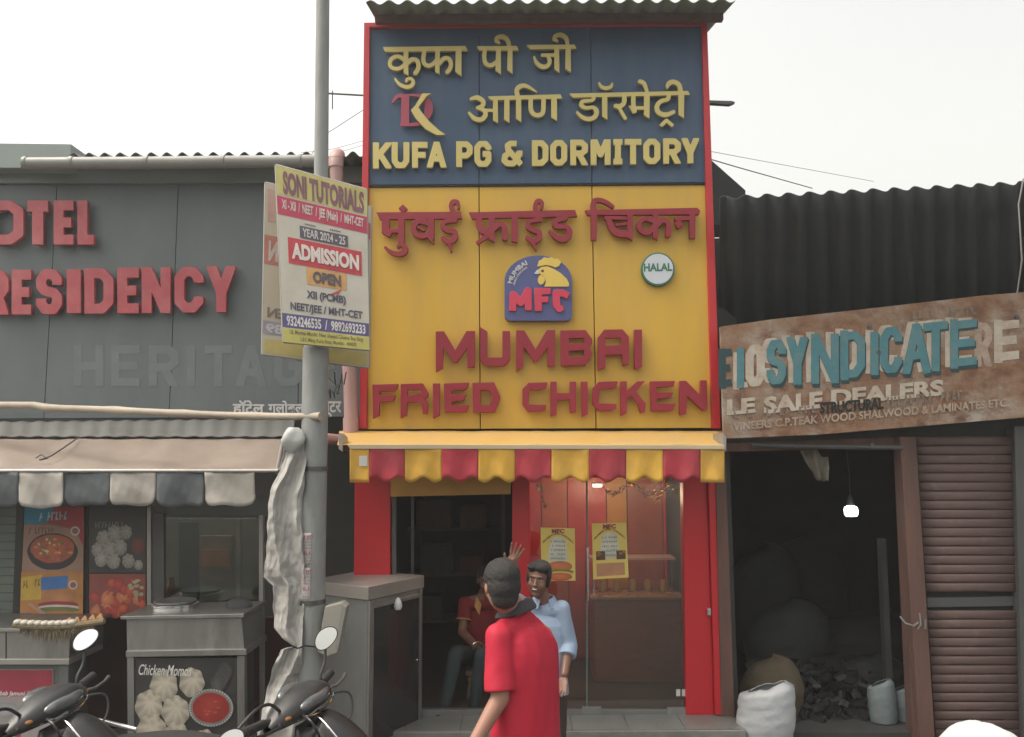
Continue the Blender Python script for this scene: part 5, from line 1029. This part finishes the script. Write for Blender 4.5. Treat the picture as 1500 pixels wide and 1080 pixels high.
g = MB(); g.tube([W(1499, 262, 6.4), W(1492, 300, 6.4), W(1497, 380, 6.4), W(1490, 430, 6.5)], .006, 6); tag(g.part('hanging_cable', m_pvc), 'pale cable hanging at the right edge from the corrugated roof', 'cable')
# ------------------------------------------------------------------ scooters
def scooter(label, loc, yaw, lean, group='scooters parked before the food stalls', scl=1.06):
    t = thing('scooter', label, 'scooter', (0, 0, 0), group)
    dk = mat('scooter_grey', (.026, .028, .030), .38, var=.15, dirt=(.055, .053, .05), damt=.5, dscale=6); bk = m_black
    g = MB()                                 # handlebar cowl: swept body, high in the middle, sharp ends
    def cowl(u, v):
        x = -.29+.58*u; a = 2*PI*v; k = (1-abs(2*u-1)**2.2); ry = .020+.068*k; rz = .016+.048*k; c_, s_ = math.cos(a), math.sin(a)
        return Vector((x, ry*abs(c_)**.8*(1 if c_ > 0 else -1)+.035*k, 1.0+.035*k+rz*abs(s_)**.9*(1 if s_ > 0 else -1) - .02*abs(2*u-1)))
    g.grid(cowl, 34, 28); g.part('handlebar_cowl', dk, t)
    MB().ball((0, -.045, 1.055), (.10, .040, .026), 24, 12, Matrix.Rotation(-.55, 3, 'X')).part('speedometer', mat('dial_glass', (.10, .105, .11), .06, spec=.9, var=.3), t)
    MB().ball((.01, .092, 1.035), (.145, .040, .036), 28, 14, Matrix.Rotation(.5, 3, 'X')).part('headlight', mat('lamp_lens', (.13, .14, .145), .05, spec=1, var=.3), t)
    g = MB(); g.tube([Vector((.01+.155*math.cos(a), .112+.018*math.sin(a), 1.022-.040*math.sin(a))) for a in [PI*(.05+.9*i/16) for i in range(17)]], [.0015+.0045*math.sin(PI*i/16) for i in range(17)], 6); g.part('lamp_trim', m_chrome, t)
    for s in (-1, 1):
        MB().ball((s*.205, .055, 1.01), (.028, .022, .014), 12, 8).part('indicator', mat('amber_lens', (.30, .12, .03), .2), t)
        MB().lathe((s*.16, .085, .985), [(0, .006), (.006, .006), (.007, 0)], 10, (0, 1, .3)).part('screw', m_steel, t)
    g = MB(); g.tube([(.24*math.cos(PI*i/20), .105*math.sin(PI*i/20)+.03, .992-.004*math.sin(PI*i/20)) for i in range(21)], .0022, 5); g.part('panel_seam', MATS['dark_gap'], t)
    for s in (-1, 1):
        g = MB(); g.tube([(s*.22, 0, 1.0), (s*.29, -.015, 1.01)], .016, 10); g.tube([(s*.29, -.015, 1.01), (s*.42, -.03, 1.02), (s*.425, -.03, 1.02)], [.020, .021, .012], 12); g.part('grip', m_rubber, t)
        g = MB(); g.tube([(s*.24, .03, 1.0), (s*.29, .065, 1.0), (s*.38, .06, 1.005), (s*.44, .045, 1.01)], [.010, .008, .007, .010], 8); g.part('brake_lever', bk if s > 0 else m_steeld, t)
        if s < 0: top = Vector((-.30, .0, 1.235)); path = [(-.20, .02, 1.03), (-.215, .015, 1.08), (-.27, .01, 1.13), tuple(top)]
        else: top = Vector((.56, -.02, 1.03)); path = [(.20, .02, 1.03), (.30, .02, 1.10), (.40, .01, 1.11), (.50, -.01, 1.07), tuple(top)]
        g = MB(); g.tube(smooth_path3(path), .0075, 8); st_ = g.part('mirror_stem', bk, t)
        mirrors.append((t, top, s, st_))
        g = MB(); g.tube(smooth_path3([(s*.12, .06, 1.0), (s*.20, .17, 1.0), (s*.16, .20, .90), (s*.06, .14, .84)]), .006, 6); g.part('cable', bk, t)
    g = MB()                                 # front apron: a nose swelling forward below the bar
    def nose(u, v):
        a = -PI*.5 + PI*u; w_ = .235*math.sin(PI*(.16+.70*v))**.8*1.0; d = .17*math.sin(PI*(.10+.62*v))
        return Vector((w_*math.sin(a), .06+.06*(1-v)+d*math.cos(a)**.8 if math.cos(a) > 0 else .06+.06*(1-v), .26+.68*v))
    g.grid(nose, 26, 22); g.part('front_apron', dk, t, solid=.01)
    g = MB(); g.grid(lambda u, v: Vector(((2*u-1)*.23*math.sin(PI*(.16+.70*v))**.8, .05+.06*(1-v)+.01*math.sin(PI*u), .26+.68*v)), 10, 12); g.part('leg_shield', bk, t, solid=.012)
    MB().tube([Vector((.10+.05*math.sin(PI*i/16), .15+.34*i/16-.02*math.sin(PI*i/16), .985-.30*(i/16)**1.7)) for i in range(17)], [.003+.004*math.sin(PI*min(1, i/8)) if i < 8 else .003 for i in range(17)], 8).part('chrome_beading', m_chrome, t)
    g = MB(); g.grid(lambda u, v: Vector(((u-.5)*.30*(1-.3*v), .14+.36*v, .97-.32*v**1.7-.09*(2*u-1)**2)), 14, 14); g.part('nose_cover', bk, t, solid=.01)
    g = MB(); g.lathe((.150, .235, .875), [(0, .012), (.018, .012), (.026, .004), (.028, -.02)], 20, (.85, .25, .45)); o = g.part('emblem', m_chrome, t); g = MB(); g.lathe((.150, .235, .875), [(0, .0135), (.013, .0135), (.014, .010)], 16, (.85, .25, .45)); g.part('emblem_face', m_steeld, o)
    g = MB(); g.tube([(0, .10, .9), (0, .30, .30)], .03, 10); g.part('steering_column', m_steeld, t)
    def wheel(y, nm):
        g = MB(); g.lathe((-.05, y, .21), [(.12, .02), (.15, .0), (.195, .005), (.21, .03), (.212, .05), (.21, .07), (.195, .095), (.15, .10), (.12, .08)], 32, (1, 0, 0)); w_ = g.part(nm, m_rubber, t)
        g = MB(); g.lathe((-.04, y, .21), [(0, .0), (.03, 0), (.05, .03), (.13, .03), (.13, .055), (.05, .055), (.03, .08), (0, .08)], 20, (1, 0, 0)); g.part('rim', m_steel, w_)
    wheel(.42, 'front_wheel'); wheel(-.92, 'rear_wheel')
    g = MB(); g.grid(lambda u, v: Vector(((u-.5)*.17, .42+.235*math.cos(.3+2.2*v), .21+.235*math.sin(.3+2.2*v)-.05*(2*u-1)**2)), 8, 14); g.part('front_mudguard', dk, t, solid=.006)
    MB().box(-.16, .16, -.42, .10, .22, .27).part('floorboard', bk, t, bevel=.02)
    g = MB(); g.grid(lambda u, v: Vector(((u-.5)*(.30-.06*v), -.38-.80*v, .74+.03*math.sin(v*PI*1.4)-.05*(2*u-1)**4)), 12, 20); g.part('seat', m_rubber, t, solid=.07)
    g = MB(); g.ball((0, -.78, .55), (.17, .46, .20), 24, 14); g.part('rear_body', dk, t)
    g = MB(); g.tube([(-.14, -1.0, .76), (-.13, -1.22, .80), (.13, -1.22, .80), (.14, -1.0, .76)], .012, 8); g.part('grab_rail', m_chrome, t)
    g = MB(); g.ball((0, -1.22, .58), (.09, .04, .04), 14, 8); g.part('tail_light', mat('tail_lens', (.3, .01, .01), .2), t)
    g = MB(); g.tube([(-.12, -.5, .22), (-.26, -.48, .01)], .012, 8); g.part('side_stand', m_steeld, t)
    t.rotation_euler = (0, lean, yaw); t.location = loc; t.scale = (scl, scl, scl); return t
def smooth_path3(p, k=5):
    out = []; p = [Vector(q) for q in p]
    for i in range(len(p)-1):
        p0, p1, p2, p3 = p[max(i-1, 0)], p[i], p[i+1], p[min(i+2, len(p)-1)]
        for j in range(k): t = j/k; out.append(.5*((2*p1)+(p2-p0)*t+(2*p0-5*p1+4*p2-p3)*t*t+(3*p1-p0-3*p2+p3)*t**3))
    return out+[p[-1]]
mirrors = []
def place_mirrors():
    for k, (t, top, s, st_) in enumerate(mirrors):
        Mw = Matrix.LocRotScale(t.location, t.rotation_euler, t.scale); c = Mw @ top
        n = ((CAM-c).normalized()*.62+Vector((.15, -.5, +.62 if k < 2 else .06))).normalized(); n = (Mw.to_3x3().inverted() @ n).normalized()
        a_ = (Mw.to_3x3().inverted() @ Vector((.55, .5, .62))); a_ = (a_-n*a_.dot(n)).normalized(); b_ = n.cross(a_)
        def ell(rx, ry, h): return [top + n*(h+.012) + a_*rx*math.cos(2*PI*i/28)*(1-.12*math.sin(2*PI*i/28)) + b_*ry*math.sin(2*PI*i/28) for i in range(28)]
        A_, B_, C_ = ell(.040, .026, -.020), ell(.068, .048, -.006), ell(.068, .048, .004); N_ = 28; g = MB()
        g.add(A_+B_+C_, [list(range(N_))[::-1]] + [(i, (i+1) % N_, N_+(i+1) % N_, N_+i) for i in range(N_)] + [(N_+i, N_+(i+1) % N_, 2*N_+(i+1) % N_, 2*N_+i) for i in range(N_)] + [list(range(2*N_, 3*N_))]); g.part('mirror_shell', m_black, t)
        g = MB(); g.add(ell(.063, .0435, .0055), [list(range(N_))]); g.part('mirror_glass', mat('mirror', (.86, .88, .9), .01, 1, var=0), t)
s1 = scooter('black scooter at the left edge before the steel counter, its mirror showing white sky', (-2.36, 4.36, 0), math.radians(-95), math.radians(3))
s2 = scooter('dark grey scooter before the street pole and the grey tarpaulin', (-1.09, 4.40, 0), math.radians(-103), math.radians(3))
bpy.context.view_layer.update(); place_mirrors()
# ------------------------------------------------------------------ people
def conept(g, p0, r0, p1, r1, n=14):
    p0, p1 = Vector(p0), Vector(p1); g.tube([p0, p1], [r0, r1], n); g.ball(p0, r0*1.0, n, 8); g.ball(p1, r1*1.0, n, 8)
def sleeve(g, p0, r0, p1, r1, n=18): p0, p1 = Vector(p0), Vector(p1); g.tube([p0, p1], [r0, r1], n); g.ball(p0, r0, n, 8)
def sculpt(name, fn, m, parent, voxel=.008, it=8, folds=0, fs=1, seed=0, zs=1):
    g = MB(); fn(g); o = g.part('tmp_'+name, None, parent)
    md = o.modifiers.new('r', 'REMESH'); md.mode = 'VOXEL'; md.voxel_size = voxel; md.use_smooth_shade = True
    md = o.modifiers.new('s', 'SMOOTH'); md.factor = .5; md.iterations = it
    me = bake(o); bpy.data.objects.remove(o); me.name = name
    if folds:
        n = len(me.vertices); co = np.empty(n*3); me.vertices.foreach_get('co', co); co = co.reshape(-1, 3); no = np.empty(n*3); me.vertex_normals.foreach_get('vector', no); no = no.reshape(-1, 3)
        x, y, z = (co*fs).T; z = z*zs; wv = np.sin(x*19+z*7+seed+2*np.sin(z*9+seed))*.5+np.sin(z*26+x*11+1.5*np.sin(x*17+y*9))*.4+np.sin((x+y)*31-z*18+seed*2)*.3+np.sin(z*47+y*23+2*np.sin(x*12))*.2
        co += no*(wv*folds)[:, None]; me.vertices.foreach_set('co', co.ravel())
    me.polygons.foreach_set('use_smooth', [True]*len(me.polygons)); me.materials.clear(); me.materials.append(m); me.update()
    o = bpy.data.objects.new(name, me); COL.objects.link(o); o.parent = parent; ORG[o] = ORG[parent]; return o
def headM(c, yaw, pitch=0, roll=0): return Matrix.Translation(c) @ Matrix.Rotation(yaw, 4, 'Z') @ Matrix.Rotation(pitch, 4, 'X') @ Matrix.Rotation(roll, 4, 'Y')
def add_head(g, M, k=1):
    R3 = M.to_3x3()
    for c, r in (((0, .01, .03), (.076, .096, .088)), ((0, -.025, -.03), (.062, .072, .085)), ((0, -.058, -.096), (.030, .028, .022)), ((.034, -.055, -.032), (.030, .034, .034)), ((-.034, -.055, -.032), (.030, .034, .034)),
                 ((0, -.083, .022), (.050, .016, .011)), ((0, -.092, -.066), (.026, .012, .012)), ((.079, .008, -.008), (.009, .020, .032)), ((-.079, .008, -.008), (.009, .020, .032)), ((0, -.112, -.034), (.017, .013, .010))):
        g.ball(M @ (Vector(c)*k), Vector(r)*k, 20, 14, R3)
    conept(g, M @ Vector((0, -.090*k, .005*k)), .009*k, M @ Vector((0, -.110*k, -.028*k)), .012*k)
def face_bits(M, par, skin_dark, smile=True, k=1):
    R3 = M.to_3x3(); w = mat('eye_white', (.55, .53, .50), .3); d = mat('iris_dark', (.012, .01, .008), .2); mm = mat('brow_hair', (.012, .011, .011), .8)
    for s in (-1, 1):
        MB().ball(M @ Vector((s*.030*k, -.0885*k, .001*k)), (.0115*k, .006*k, .0036*k), 12, 8, R3).part('eye', w, par)
        MB().ball(M @ Vector((s*.030*k, -.0945*k, .001*k)), (.0055*k, .003*k, .0038*k), 10, 8, R3).part('iris', d, par)
        MB().ball(M @ Vector((s*.031*k, -.096*k, .022*k)), (.021*k, .006*k, .0042*k), 12, 8, R3).part('eyebrow', mm, par)
    MB().ball(M @ Vector((0, -.098*k, -.0605*k)), (.024*k, .008*k, .0095*k), 14, 8, R3).part('lips', mat('lips_dark', (.13, .05, .045), .5), par)
    if smile: MB().ball(M @ Vector((0, -.1035*k, -.0605*k)), (.018*k, .005*k, .0045*k), 12, 8, R3).part('teeth', mat('teeth', (.6, .58, .54), .3), par)
def fingers(g, palm, up, side, nrm, L=.075, spread=.25, curl=.1, thumb=1, r=.0085):
    """palm centre, finger direction, towards the thumb, palm normal"""
    up, side, nrm = (Vector(v).normalized() for v in (up, side, nrm))
    Mx = Matrix((side, nrm, up)).transposed(); g.ball(palm, (.040, .014, .046), 16, 10, Mx)
    for i, (o, l) in enumerate(((.030, .92), (.010, 1.0), (-.010, .95), (-.029, .76))):
        d = (up + side*o*spread*26).normalized(); b = palm + up*.032 + side*o; p = b; rr = r
        for j, s in enumerate((.45, .30, .25)):
            dd = (d + nrm*curl*(j+.5)).normalized(); q = p + dd*L*l*s; conept(g, p, rr, q, rr*.92, 10); p = q; rr *= .92
    d = (up*.55+side).normalized(); b = palm - up*.022 + side*.026*thumb; q = b+d*.036; conept(g, b, .0115, q, .010, 10); conept(g, q, .010, q+(up+side*.45).normalized()*.028, .0085, 10)
def skin(name, c): return mat(name, c, .5, var=.06, scale=14)
SK1, SK2, SK3 = skin('skin_warm', (.30, .155, .11)), skin('skin_deep', (.165, .078, .052)), skin('skin_brown', (.20, .095, .065))
m_hair = mat('black_hair', (.016, .015, .015), .55, var=.4, scale=60, bump=.8, bscale=260)
def legs(g, hipL, hipR, kneeL, kneeR, ankL, ankR, r0=.095, r1=.065, r2=.05):
    for h_, k_, a_ in ((hipL, kneeL, ankL), (hipR, kneeR, ankR)): conept(g, h_, r0, k_, r1); conept(g, k_, r1, a_, r2)
    m_ = (Vector(hipL)+Vector(hipR))/2; g.ball(m_+Vector((0, 0, .05)), (.165, .12, .13), 18, 12)
def shoe(a, d, m, par): d = Vector(d).normalized(); M3 = Matrix.Rotation(math.atan2(d.y, d.x)-PI/2, 3, 'Z'); MB().ball(Vector(a)+d*.06+Vector((0, 0, -.035)), (.048, .135, .045), 18, 10, M3).part('shoe', m, par)
# --- man in the red polo, seen from behind
N1 = W(757, 888, 4.34); SL, SR = W(731, 930, 4.2), W(797, 921, 4.44)
p1 = thing('person', 'man in bright red polo shirt with dark collar, seen from behind', 'person', (W(765, 1080, 4.3).x, 4.3, 0))
ax = (SR-SL).normalized(); bk_ = Vector((ax.y, -ax.x, 0)).normalized(); M3b = Matrix((Vector((ax.x, ax.y, 0)).normalized(), -bk_, Vector((0, 0, 1)))).transposed()
H1 = W(734, 858, 4.27); Mh = headM(H1, math.radians(-160), math.radians(8))
EL1, HR1 = W(733, 1022, 4.14), W(693, 1092, 4.05)
def b1(g):
    add_head(g, Mh, 1.02); conept(g, H1+Vector((0, 0, -.06)), .062, N1+Vector((0, 0, -.02)), .066); conept(g, N1+Vector((0, 0, -.06)), .05, SL+Vector((0, 0, -.03)), .045); conept(g, N1+Vector((0, 0, -.06)), .05, SR+Vector((0, 0, -.03)), .045)
    conept(g, SL, .052, EL1, .046); conept(g, EL1, .046, HR1, .032); fingers(g, HR1+(HR1-EL1).normalized()*.07, (HR1-EL1), (.5, .5, .2), (.5, -.5, 0), curl=.5)
    e2, h2 = SR+Vector((-.02, .17, -.26)), SR+Vector((-.16, .27, -.20)); conept(g, SR+Vector((-.04, .03, -.05)), .042, e2, .040); conept(g, e2, .044, h2, .03); fingers(g, h2+(h2-e2).normalized()*.07, h2-e2, (0, 0, 1), (0, 1, 0), curl=.5)
    g.ball((SL+SR)/2+Vector((0, 0, -.16)), (.145, .095, .22), 20, 14, M3b); g.ball(Vector((p1.location.x, 4.3, .98)), (.14, .09, .16), 20, 14, M3b)
sculpt('body', b1, SK1, p1, .006, 4)
def hair1(g):
    R3 = Mh.to_3x3(); g.ball(Mh @ Vector((0, .026, .050)), (.094, .103, .090), 24, 16, R3); g.ball(Mh @ Vector((0, .048, .0)), (.089, .076, .088), 24, 16, R3); g.ball(Mh @ Vector((0, .050, -.055)), (.072, .054, .062), 24, 16, R3)
    for s in (-1, 1): g.ball(Mh @ Vector((s*.072, -.002, .022)), (.014, .035, .04), 14, 10, R3)
sculpt('hair', hair1, m_hair, p1, .005, 8, .0012, 7)
def shirt1(g):
    c = (SL+SR)/2; bx0 = p1.location.x
    R_ = []
    for z, rx, ry in ((.80, .203, .150), (.90, .202, .150), (1.0, .199, .147), (1.10, .198, .144), (1.20, .201, .142), (1.28, .203, .138), (1.34, .196, .128), (1.39, .172, .112), (1.43, .125, .092), (1.455, .07, .065)):
        u = min(1, max(0, (z-.95)/.4)); R_.append((Vector((bx0+.018, 4.3, z)).lerp(Vector((c.x+.018, c.y, z)), u), rx, ry))
    g.loft(R_, M3b, 48, .012, 1)
    conept(g, N1+Vector((0, 0, -.092)), .078, SL+Vector((0, 0, -.014)), .066); conept(g, N1+Vector((.01, 0, -.075)), .078, SR+Vector((-.03, 0, -.02)), .056)
    cf = SL.lerp(EL1, .90); sleeve(g, SL+Vector((0, 0, -.01)), .070, cf, .078, 24); conept(g, SR+Vector((-.03, .02, -.02)), .054, SR+Vector((-.02, .12, -.20)), .060)
m_polo = mat('red_polo', (.42, .006, .030), .75, var=.05, scale=5, bump=.12, bscale=300)
sh1 = sculpt('shirt', shirt1, m_polo, p1, .006, 9, .0030, 2.0, 1, .5)
def ringtube(c, n, rx, ry, r, m, name, par, wob=0, a0=0, a1=2*PI):
    M_ = Vector(n).normalized().to_track_quat('Z', 'Y').to_matrix(); g = MB(); g.tube([c + M_ @ Vector((rx*math.cos(a), ry*math.sin(a), wob*math.cos(a))) for a in [a0+(a1-a0)*i/40 for i in range(41)]], r, 10); return g.part(name, m, par)
def collar1(g):                              # stand-and-fall collar, higher at the nape
    c = N1+Vector((-.004, .004, -.010)); n = 36
    for i in range(n):
        a = 2*PI*i/n; d = Vector((math.cos(a), math.sin(a), 0)); nape = .5+.5*d.dot(bk_)
        p = c+d*.074+Vector((0, 0, .014+.022*nape+.018*d.x)); q = c+d*.102+Vector((0, 0, -.026+.014*nape+.022*d.x)); conept(g, p, .008, q, .009, 8)
m_col = mat('charcoal_collar', (.035, .032, .038), .8, var=.1)
sculpt('collar', collar1, m_col, p1, .006, 3)
pass
def tr1(g): x = p1.location.x; legs(g, (x-.09, 4.27, .86), (x+.09, 4.33, .86), (x-.10, 4.28, .48), (x+.10, 4.36, .48), (x-.11, 4.26, .08), (x+.11, 4.34, .08))
sculpt('trousers', tr1, mat('dark_trousers', (.035, .037, .045), .85, var=.15), p1, .012, 4, .003)
for s, y in ((-.11, 4.26), (.11, 4.34)): shoe((p1.location.x+s, y, .08), (-.3, 1, 0), m_black, p1)
# --- waving man in the pale blue shirt
H2 = W(789, 849, 5.8); k2 = .98; M2 = headM(H2, math.radians(-14), math.radians(-4), math.radians(6)); N2 = W(797, 882, 5.84)
SLa, SRa = W(773, 890, 5.90), W(822, 892, 5.80); EA, WA = W(744, 872, 5.78), W(744, 834, 5.70); EB, WB = W(833, 944, 5.80), W(827, 988, 5.66)
p2 = thing('person', 'smiling man in a pale blue shirt waving a raised open hand before the shop', 'person', (W(798, 1000, 5.8).x, 5.8, 0))
x2 = p2.location.x; M3c = Matrix.Rotation(math.radians(-20), 3, 'Z')
def b2(g):
    add_head(g, M2, k2); conept(g, H2+Vector((.01, .02, -.07)), .050, N2, .056); conept(g, N2+Vector((0, 0, -.05)), .045, SLa+Vector((0, 0, -.02)), .04); conept(g, N2+Vector((0, 0, -.05)), .045, SRa+Vector((0, 0, -.02)), .04)
    conept(g, SLa, .048, EA, .040); conept(g, EA, .038, WA, .026); pc = W(752, 820, 5.68); conept(g, WA, .027, pc, .022); fingers(g, pc, (.38, 0, 1), (-1, 0, .30), (0, -1, 0), L=.080, spread=.34, curl=.05, r=.0095)
    conept(g, SRa, .048, EB, .040); conept(g, EB, .038, WB, .027); fingers(g, WB+(WB-EB).normalized()*.062, (WB-EB), (-.7, .6, 0), (-.4, -.6, 0), curl=.35)
    g.ball(Vector((x2, 5.84, 1.03)), (.12, .07, .18), 20, 14, M3c); g.ball(Vector((x2, 5.84, .86)), (.11, .07, .12), 20, 14, M3c)
sculpt('body', b2, SK2, p2, .0045, 3)
face_bits(M2, p2, None, True, k2)
def hair2(g):
    R3 = M2.to_3x3(); g.ball(M2 @ Vector((0, .022, .052)), (.084, .098, .084), 24, 16, R3); g.ball(M2 @ Vector((0, .045, .005)), (.080, .066, .085), 24, 16, R3)
    g.ball(M2 @ Vector((.025, -.055, .085)), (.058, .048, .034), 18, 12, R3); g.ball(M2 @ Vector((-.03, -.05, .085)), (.050, .045, .032), 18, 12, R3)
    for s in (-1, 1): g.ball(M2 @ Vector((s*.072, -.012, .02)), (.013, .03, .05), 14, 10, R3)
sculpt('hair', hair2, m_hair, p2, .006, 4, .0018, 6, 2)
m_shirt = mat('pale_blue_shirt', (.25, .33, .46), .75, var=.06, scale=6, bump=.15, bscale=200, dirt=(.32, .38, .48), damt=.4)
def shirt2(g):
    g.loft([(Vector((x2, 5.84, z)), rx, ry) for z, rx, ry in ((.70, .168, .12), (.80, .164, .118), (.92, .160, .112), (1.02, .161, .110), (1.10, .164, .106), (1.16, .156, .098), (1.20, .128, .084), (1.225, .07, .06))], M3c, 40, .03, 2)
    conept(g, N2+Vector((0, 0, -.055)), .066, SLa+Vector((0, 0, -.005)), .060); conept(g, N2+Vector((0, 0, -.055)), .066, SRa+Vector((0, 0, -.005)), .060)
    sleeve(g, SLa, .060, SLa.lerp(EA, .95), .054); conept(g, SRa, .060, EB, .060); sleeve(g, EB, .060, EB.lerp(WB, .40), .060)
sculpt('shirt', shirt2, m_shirt, p2, .006, 4, .0035, 1.5, 3, .5)
def collar2(g):                              # open shirt collar standing round the neck
    n = 30
    for i in range(n+1):
        a = -PI/2 + .55 + (2*PI-1.1)*i/n; d = Vector((math.cos(a), math.sin(a), 0)); f = max(0, -d.y)
        p = N2+Vector((0, .004, .006))+d*.066+Vector((0, 0, .030-.02*f)); q = N2+d*(.088+.010*f)+Vector((0, 0, -.004-.030*f)); conept(g, p, .009, q, .010, 8)
sculpt('collar', collar2, m_shirt, p2, .005, 2)
g = MB(); g.tube([N2+Vector((.0, -.112, -.14)), N2+Vector((-.005, -.128, -.30)), N2+Vector((-.01, -.13, -.55))], .005, 6); g.part('button_band', m_shirt, p2)
def tr2(g): legs(g, (x2-.08, 5.84, .82), (x2+.08, 5.84, .82), (x2-.09, 5.84, .45), (x2+.09, 5.84, .45), (x2-.10, 5.84, .07), (x2+.10, 5.84, .07), .085, .06, .045)
sculpt('trousers', tr2, mat('brown_trousers', (.05, .035, .032), .85, var=.15), p2, .012, 4, .003)
for s in (-.10, .10): shoe((x2+s, 5.84, .07), (0, -1, 0), m_black, p2)
gl = MB(); R3 = M2.to_3x3()
for s in (-1, 1): gl.ball(M2 @ Vector((s*.026, -.085, .086)), (.022, .006, .010), 12, 8, R3)
gl.tube([M2 @ Vector((-.01, -.092, .088)), M2 @ Vector((.01, -.092, .088))], .002, 6); tag(gl.part('sunglasses', mat('tinted_lens', (.08, .085, .09), .05, spec=1)), 'small dark sunglasses pushed up on the waving man\u2019s hair', 'sunglasses')
# --- seated man in maroon
p3 = thing('person', 'seated man in a maroon polo with a yellow collar, half hidden inside the dark doorway', 'person', (W(700, 1040, 7.45).x, 7.45, ZS))
N3 = W(708, 876, 7.5); H3 = W(712, 850, 7.46); M3 = headM(H3, math.radians(10), math.radians(8)); SLb, SRb = W(681, 884, 7.5), W(728, 884, 7.56); E3, W3 = W(677, 926, 7.42), W(697, 946, 7.25); E4, W4 = W(735, 928, 7.5), W(712, 948, 7.28)
def b3(g):
    add_head(g, M3, .96); conept(g, H3+Vector((0, .02, -.06)), .05, N3, .056); conept(g, N3, .05, SLb, .045); conept(g, N3, .05, SRb, .045)
    for a, e_, w_ in ((SLb, E3, W3), (SRb, E4, W4)): conept(g, a, .046, e_, .040); conept(g, e_, .040, w_, .028); fingers(g, w_+(w_-e_).normalized()*.06, w_-e_, (0, -.3, 1), (0, -1, 0), curl=.6)
    g.ball(W(705, 925, 7.55), (.14, .09, .24), 18, 12)
sculpt('body', b3, SK3, p3, .006, 3); face_bits(M3, p3, None, False, .96)
sculpt('hair', lambda g: (g.ball(M3 @ Vector((0, .024, .05)), (.084, .096, .084), 20, 14), g.ball(M3 @ Vector((0, .045, .0)), (.078, .066, .085), 20, 14)), m_hair, p3, .007, 4, .001, 6)
def shirt3(g):
    g.ball(W(704, 915, 7.56), (.165, .11, .24), 24, 16); g.ball(W(706, 945, 7.58), (.16, .12, .16), 24, 16)
    for a, e_ in ((SLb, E3), (SRb, E4)): conept(g, N3+Vector((0, 0, -.05)), .064, a, .058); sleeve(g, a, .060, a.lerp(e_, .6), .066)
sculpt('shirt', shirt3, mat('maroon_polo', (.20, .010, .016), .8, var=.08), p3, .007, 5, .004, 1, 5)
m_yt = mat('yellow_trim', (.50, .28, .08), .7); cfc = SLb.lerp(E3, .57); ringtube(cfc, E3-SLb, .064, .064, .007, m_yt, 'cuff', p3)
g = MB(); g.add([N3+Vector((-.06, -.035, .02)), N3+Vector((-.015, -.085, -.04)), N3+Vector((-.03, -.110, -.13)), N3+Vector((-.075, -.08, -.06))], [(0, 1, 2, 3)]); g.part('collar', m_yt, p3, solid=.01)
def tr3(g): legs(g, W(695, 962, 7.62), W(725, 962, 7.62), W(668, 956, 7.18), W(706, 960, 7.12), W(652, 1034, 7.16), W(694, 1034, 7.20), .09, .065, .05)
sculpt('trousers', tr3, mat('worn_jeans', (.03, .045, .05), .85, var=.3, scale=6), p3, .010, 4, .003)
for q in (W(652, 1036, 7.16), W(694, 1036, 7.2)): shoe(q, (-.3, -1, 0), m_black, p3)
ringtube(W3, W3-E3, .033, .033, .010, m_chrome, 'wristwatch', p3)
so = thing('wooden_stool', 'plain wooden stool under the seated man in the doorway', 'stool', (W(710, 1040, 7.6).x, 7.6, ZS)); c = W(711, 976, 7.62); wm = mat('pale_wood', (.25, .16, .09), .6, var=.2)
MB().box(c.x-.17, c.x+.17, 7.45, 7.79, c.z-.04, c.z).part('seat', wm, so, bevel=.008)
for dx in (-.15, .15):
    for dy in (-.13, .15): MB().tube([(c.x+dx*.8, 7.62+dy, c.z-.04), (c.x+dx, 7.62+dy, ZS)], .018, 8).part('leg', wm, so)
MB().box(c.x-.15, c.x+.15, 7.47, 7.50, ZS+.16, ZS+.19).part('rung', wm, so)
# ------------------------------------------------------------------ haze volume, added to lift the darks like veiling glare
def hazebox(dens):
    m = bpy.data.materials.new('veiling_haze'); m.use_nodes = True; t = m.node_tree; t.nodes.clear(); o = t.nodes.new('ShaderNodeOutputMaterial')
    v = t.nodes.new('ShaderNodeVolumePrincipled'); v.inputs['Density'].default_value = dens; v.inputs['Color'].default_value = (.92, .93, .93, 1); v.inputs['Anisotropy'].default_value = .3
    t.links.new(v.outputs[0], o.inputs['Volume']); g = MB().box(-81, 81, -61, 121, -1, 9); ob = g.part('haze', m); ob['kind'] = 'stuff'; ob.display_type = 'WIRE'
hazebox(.0038)
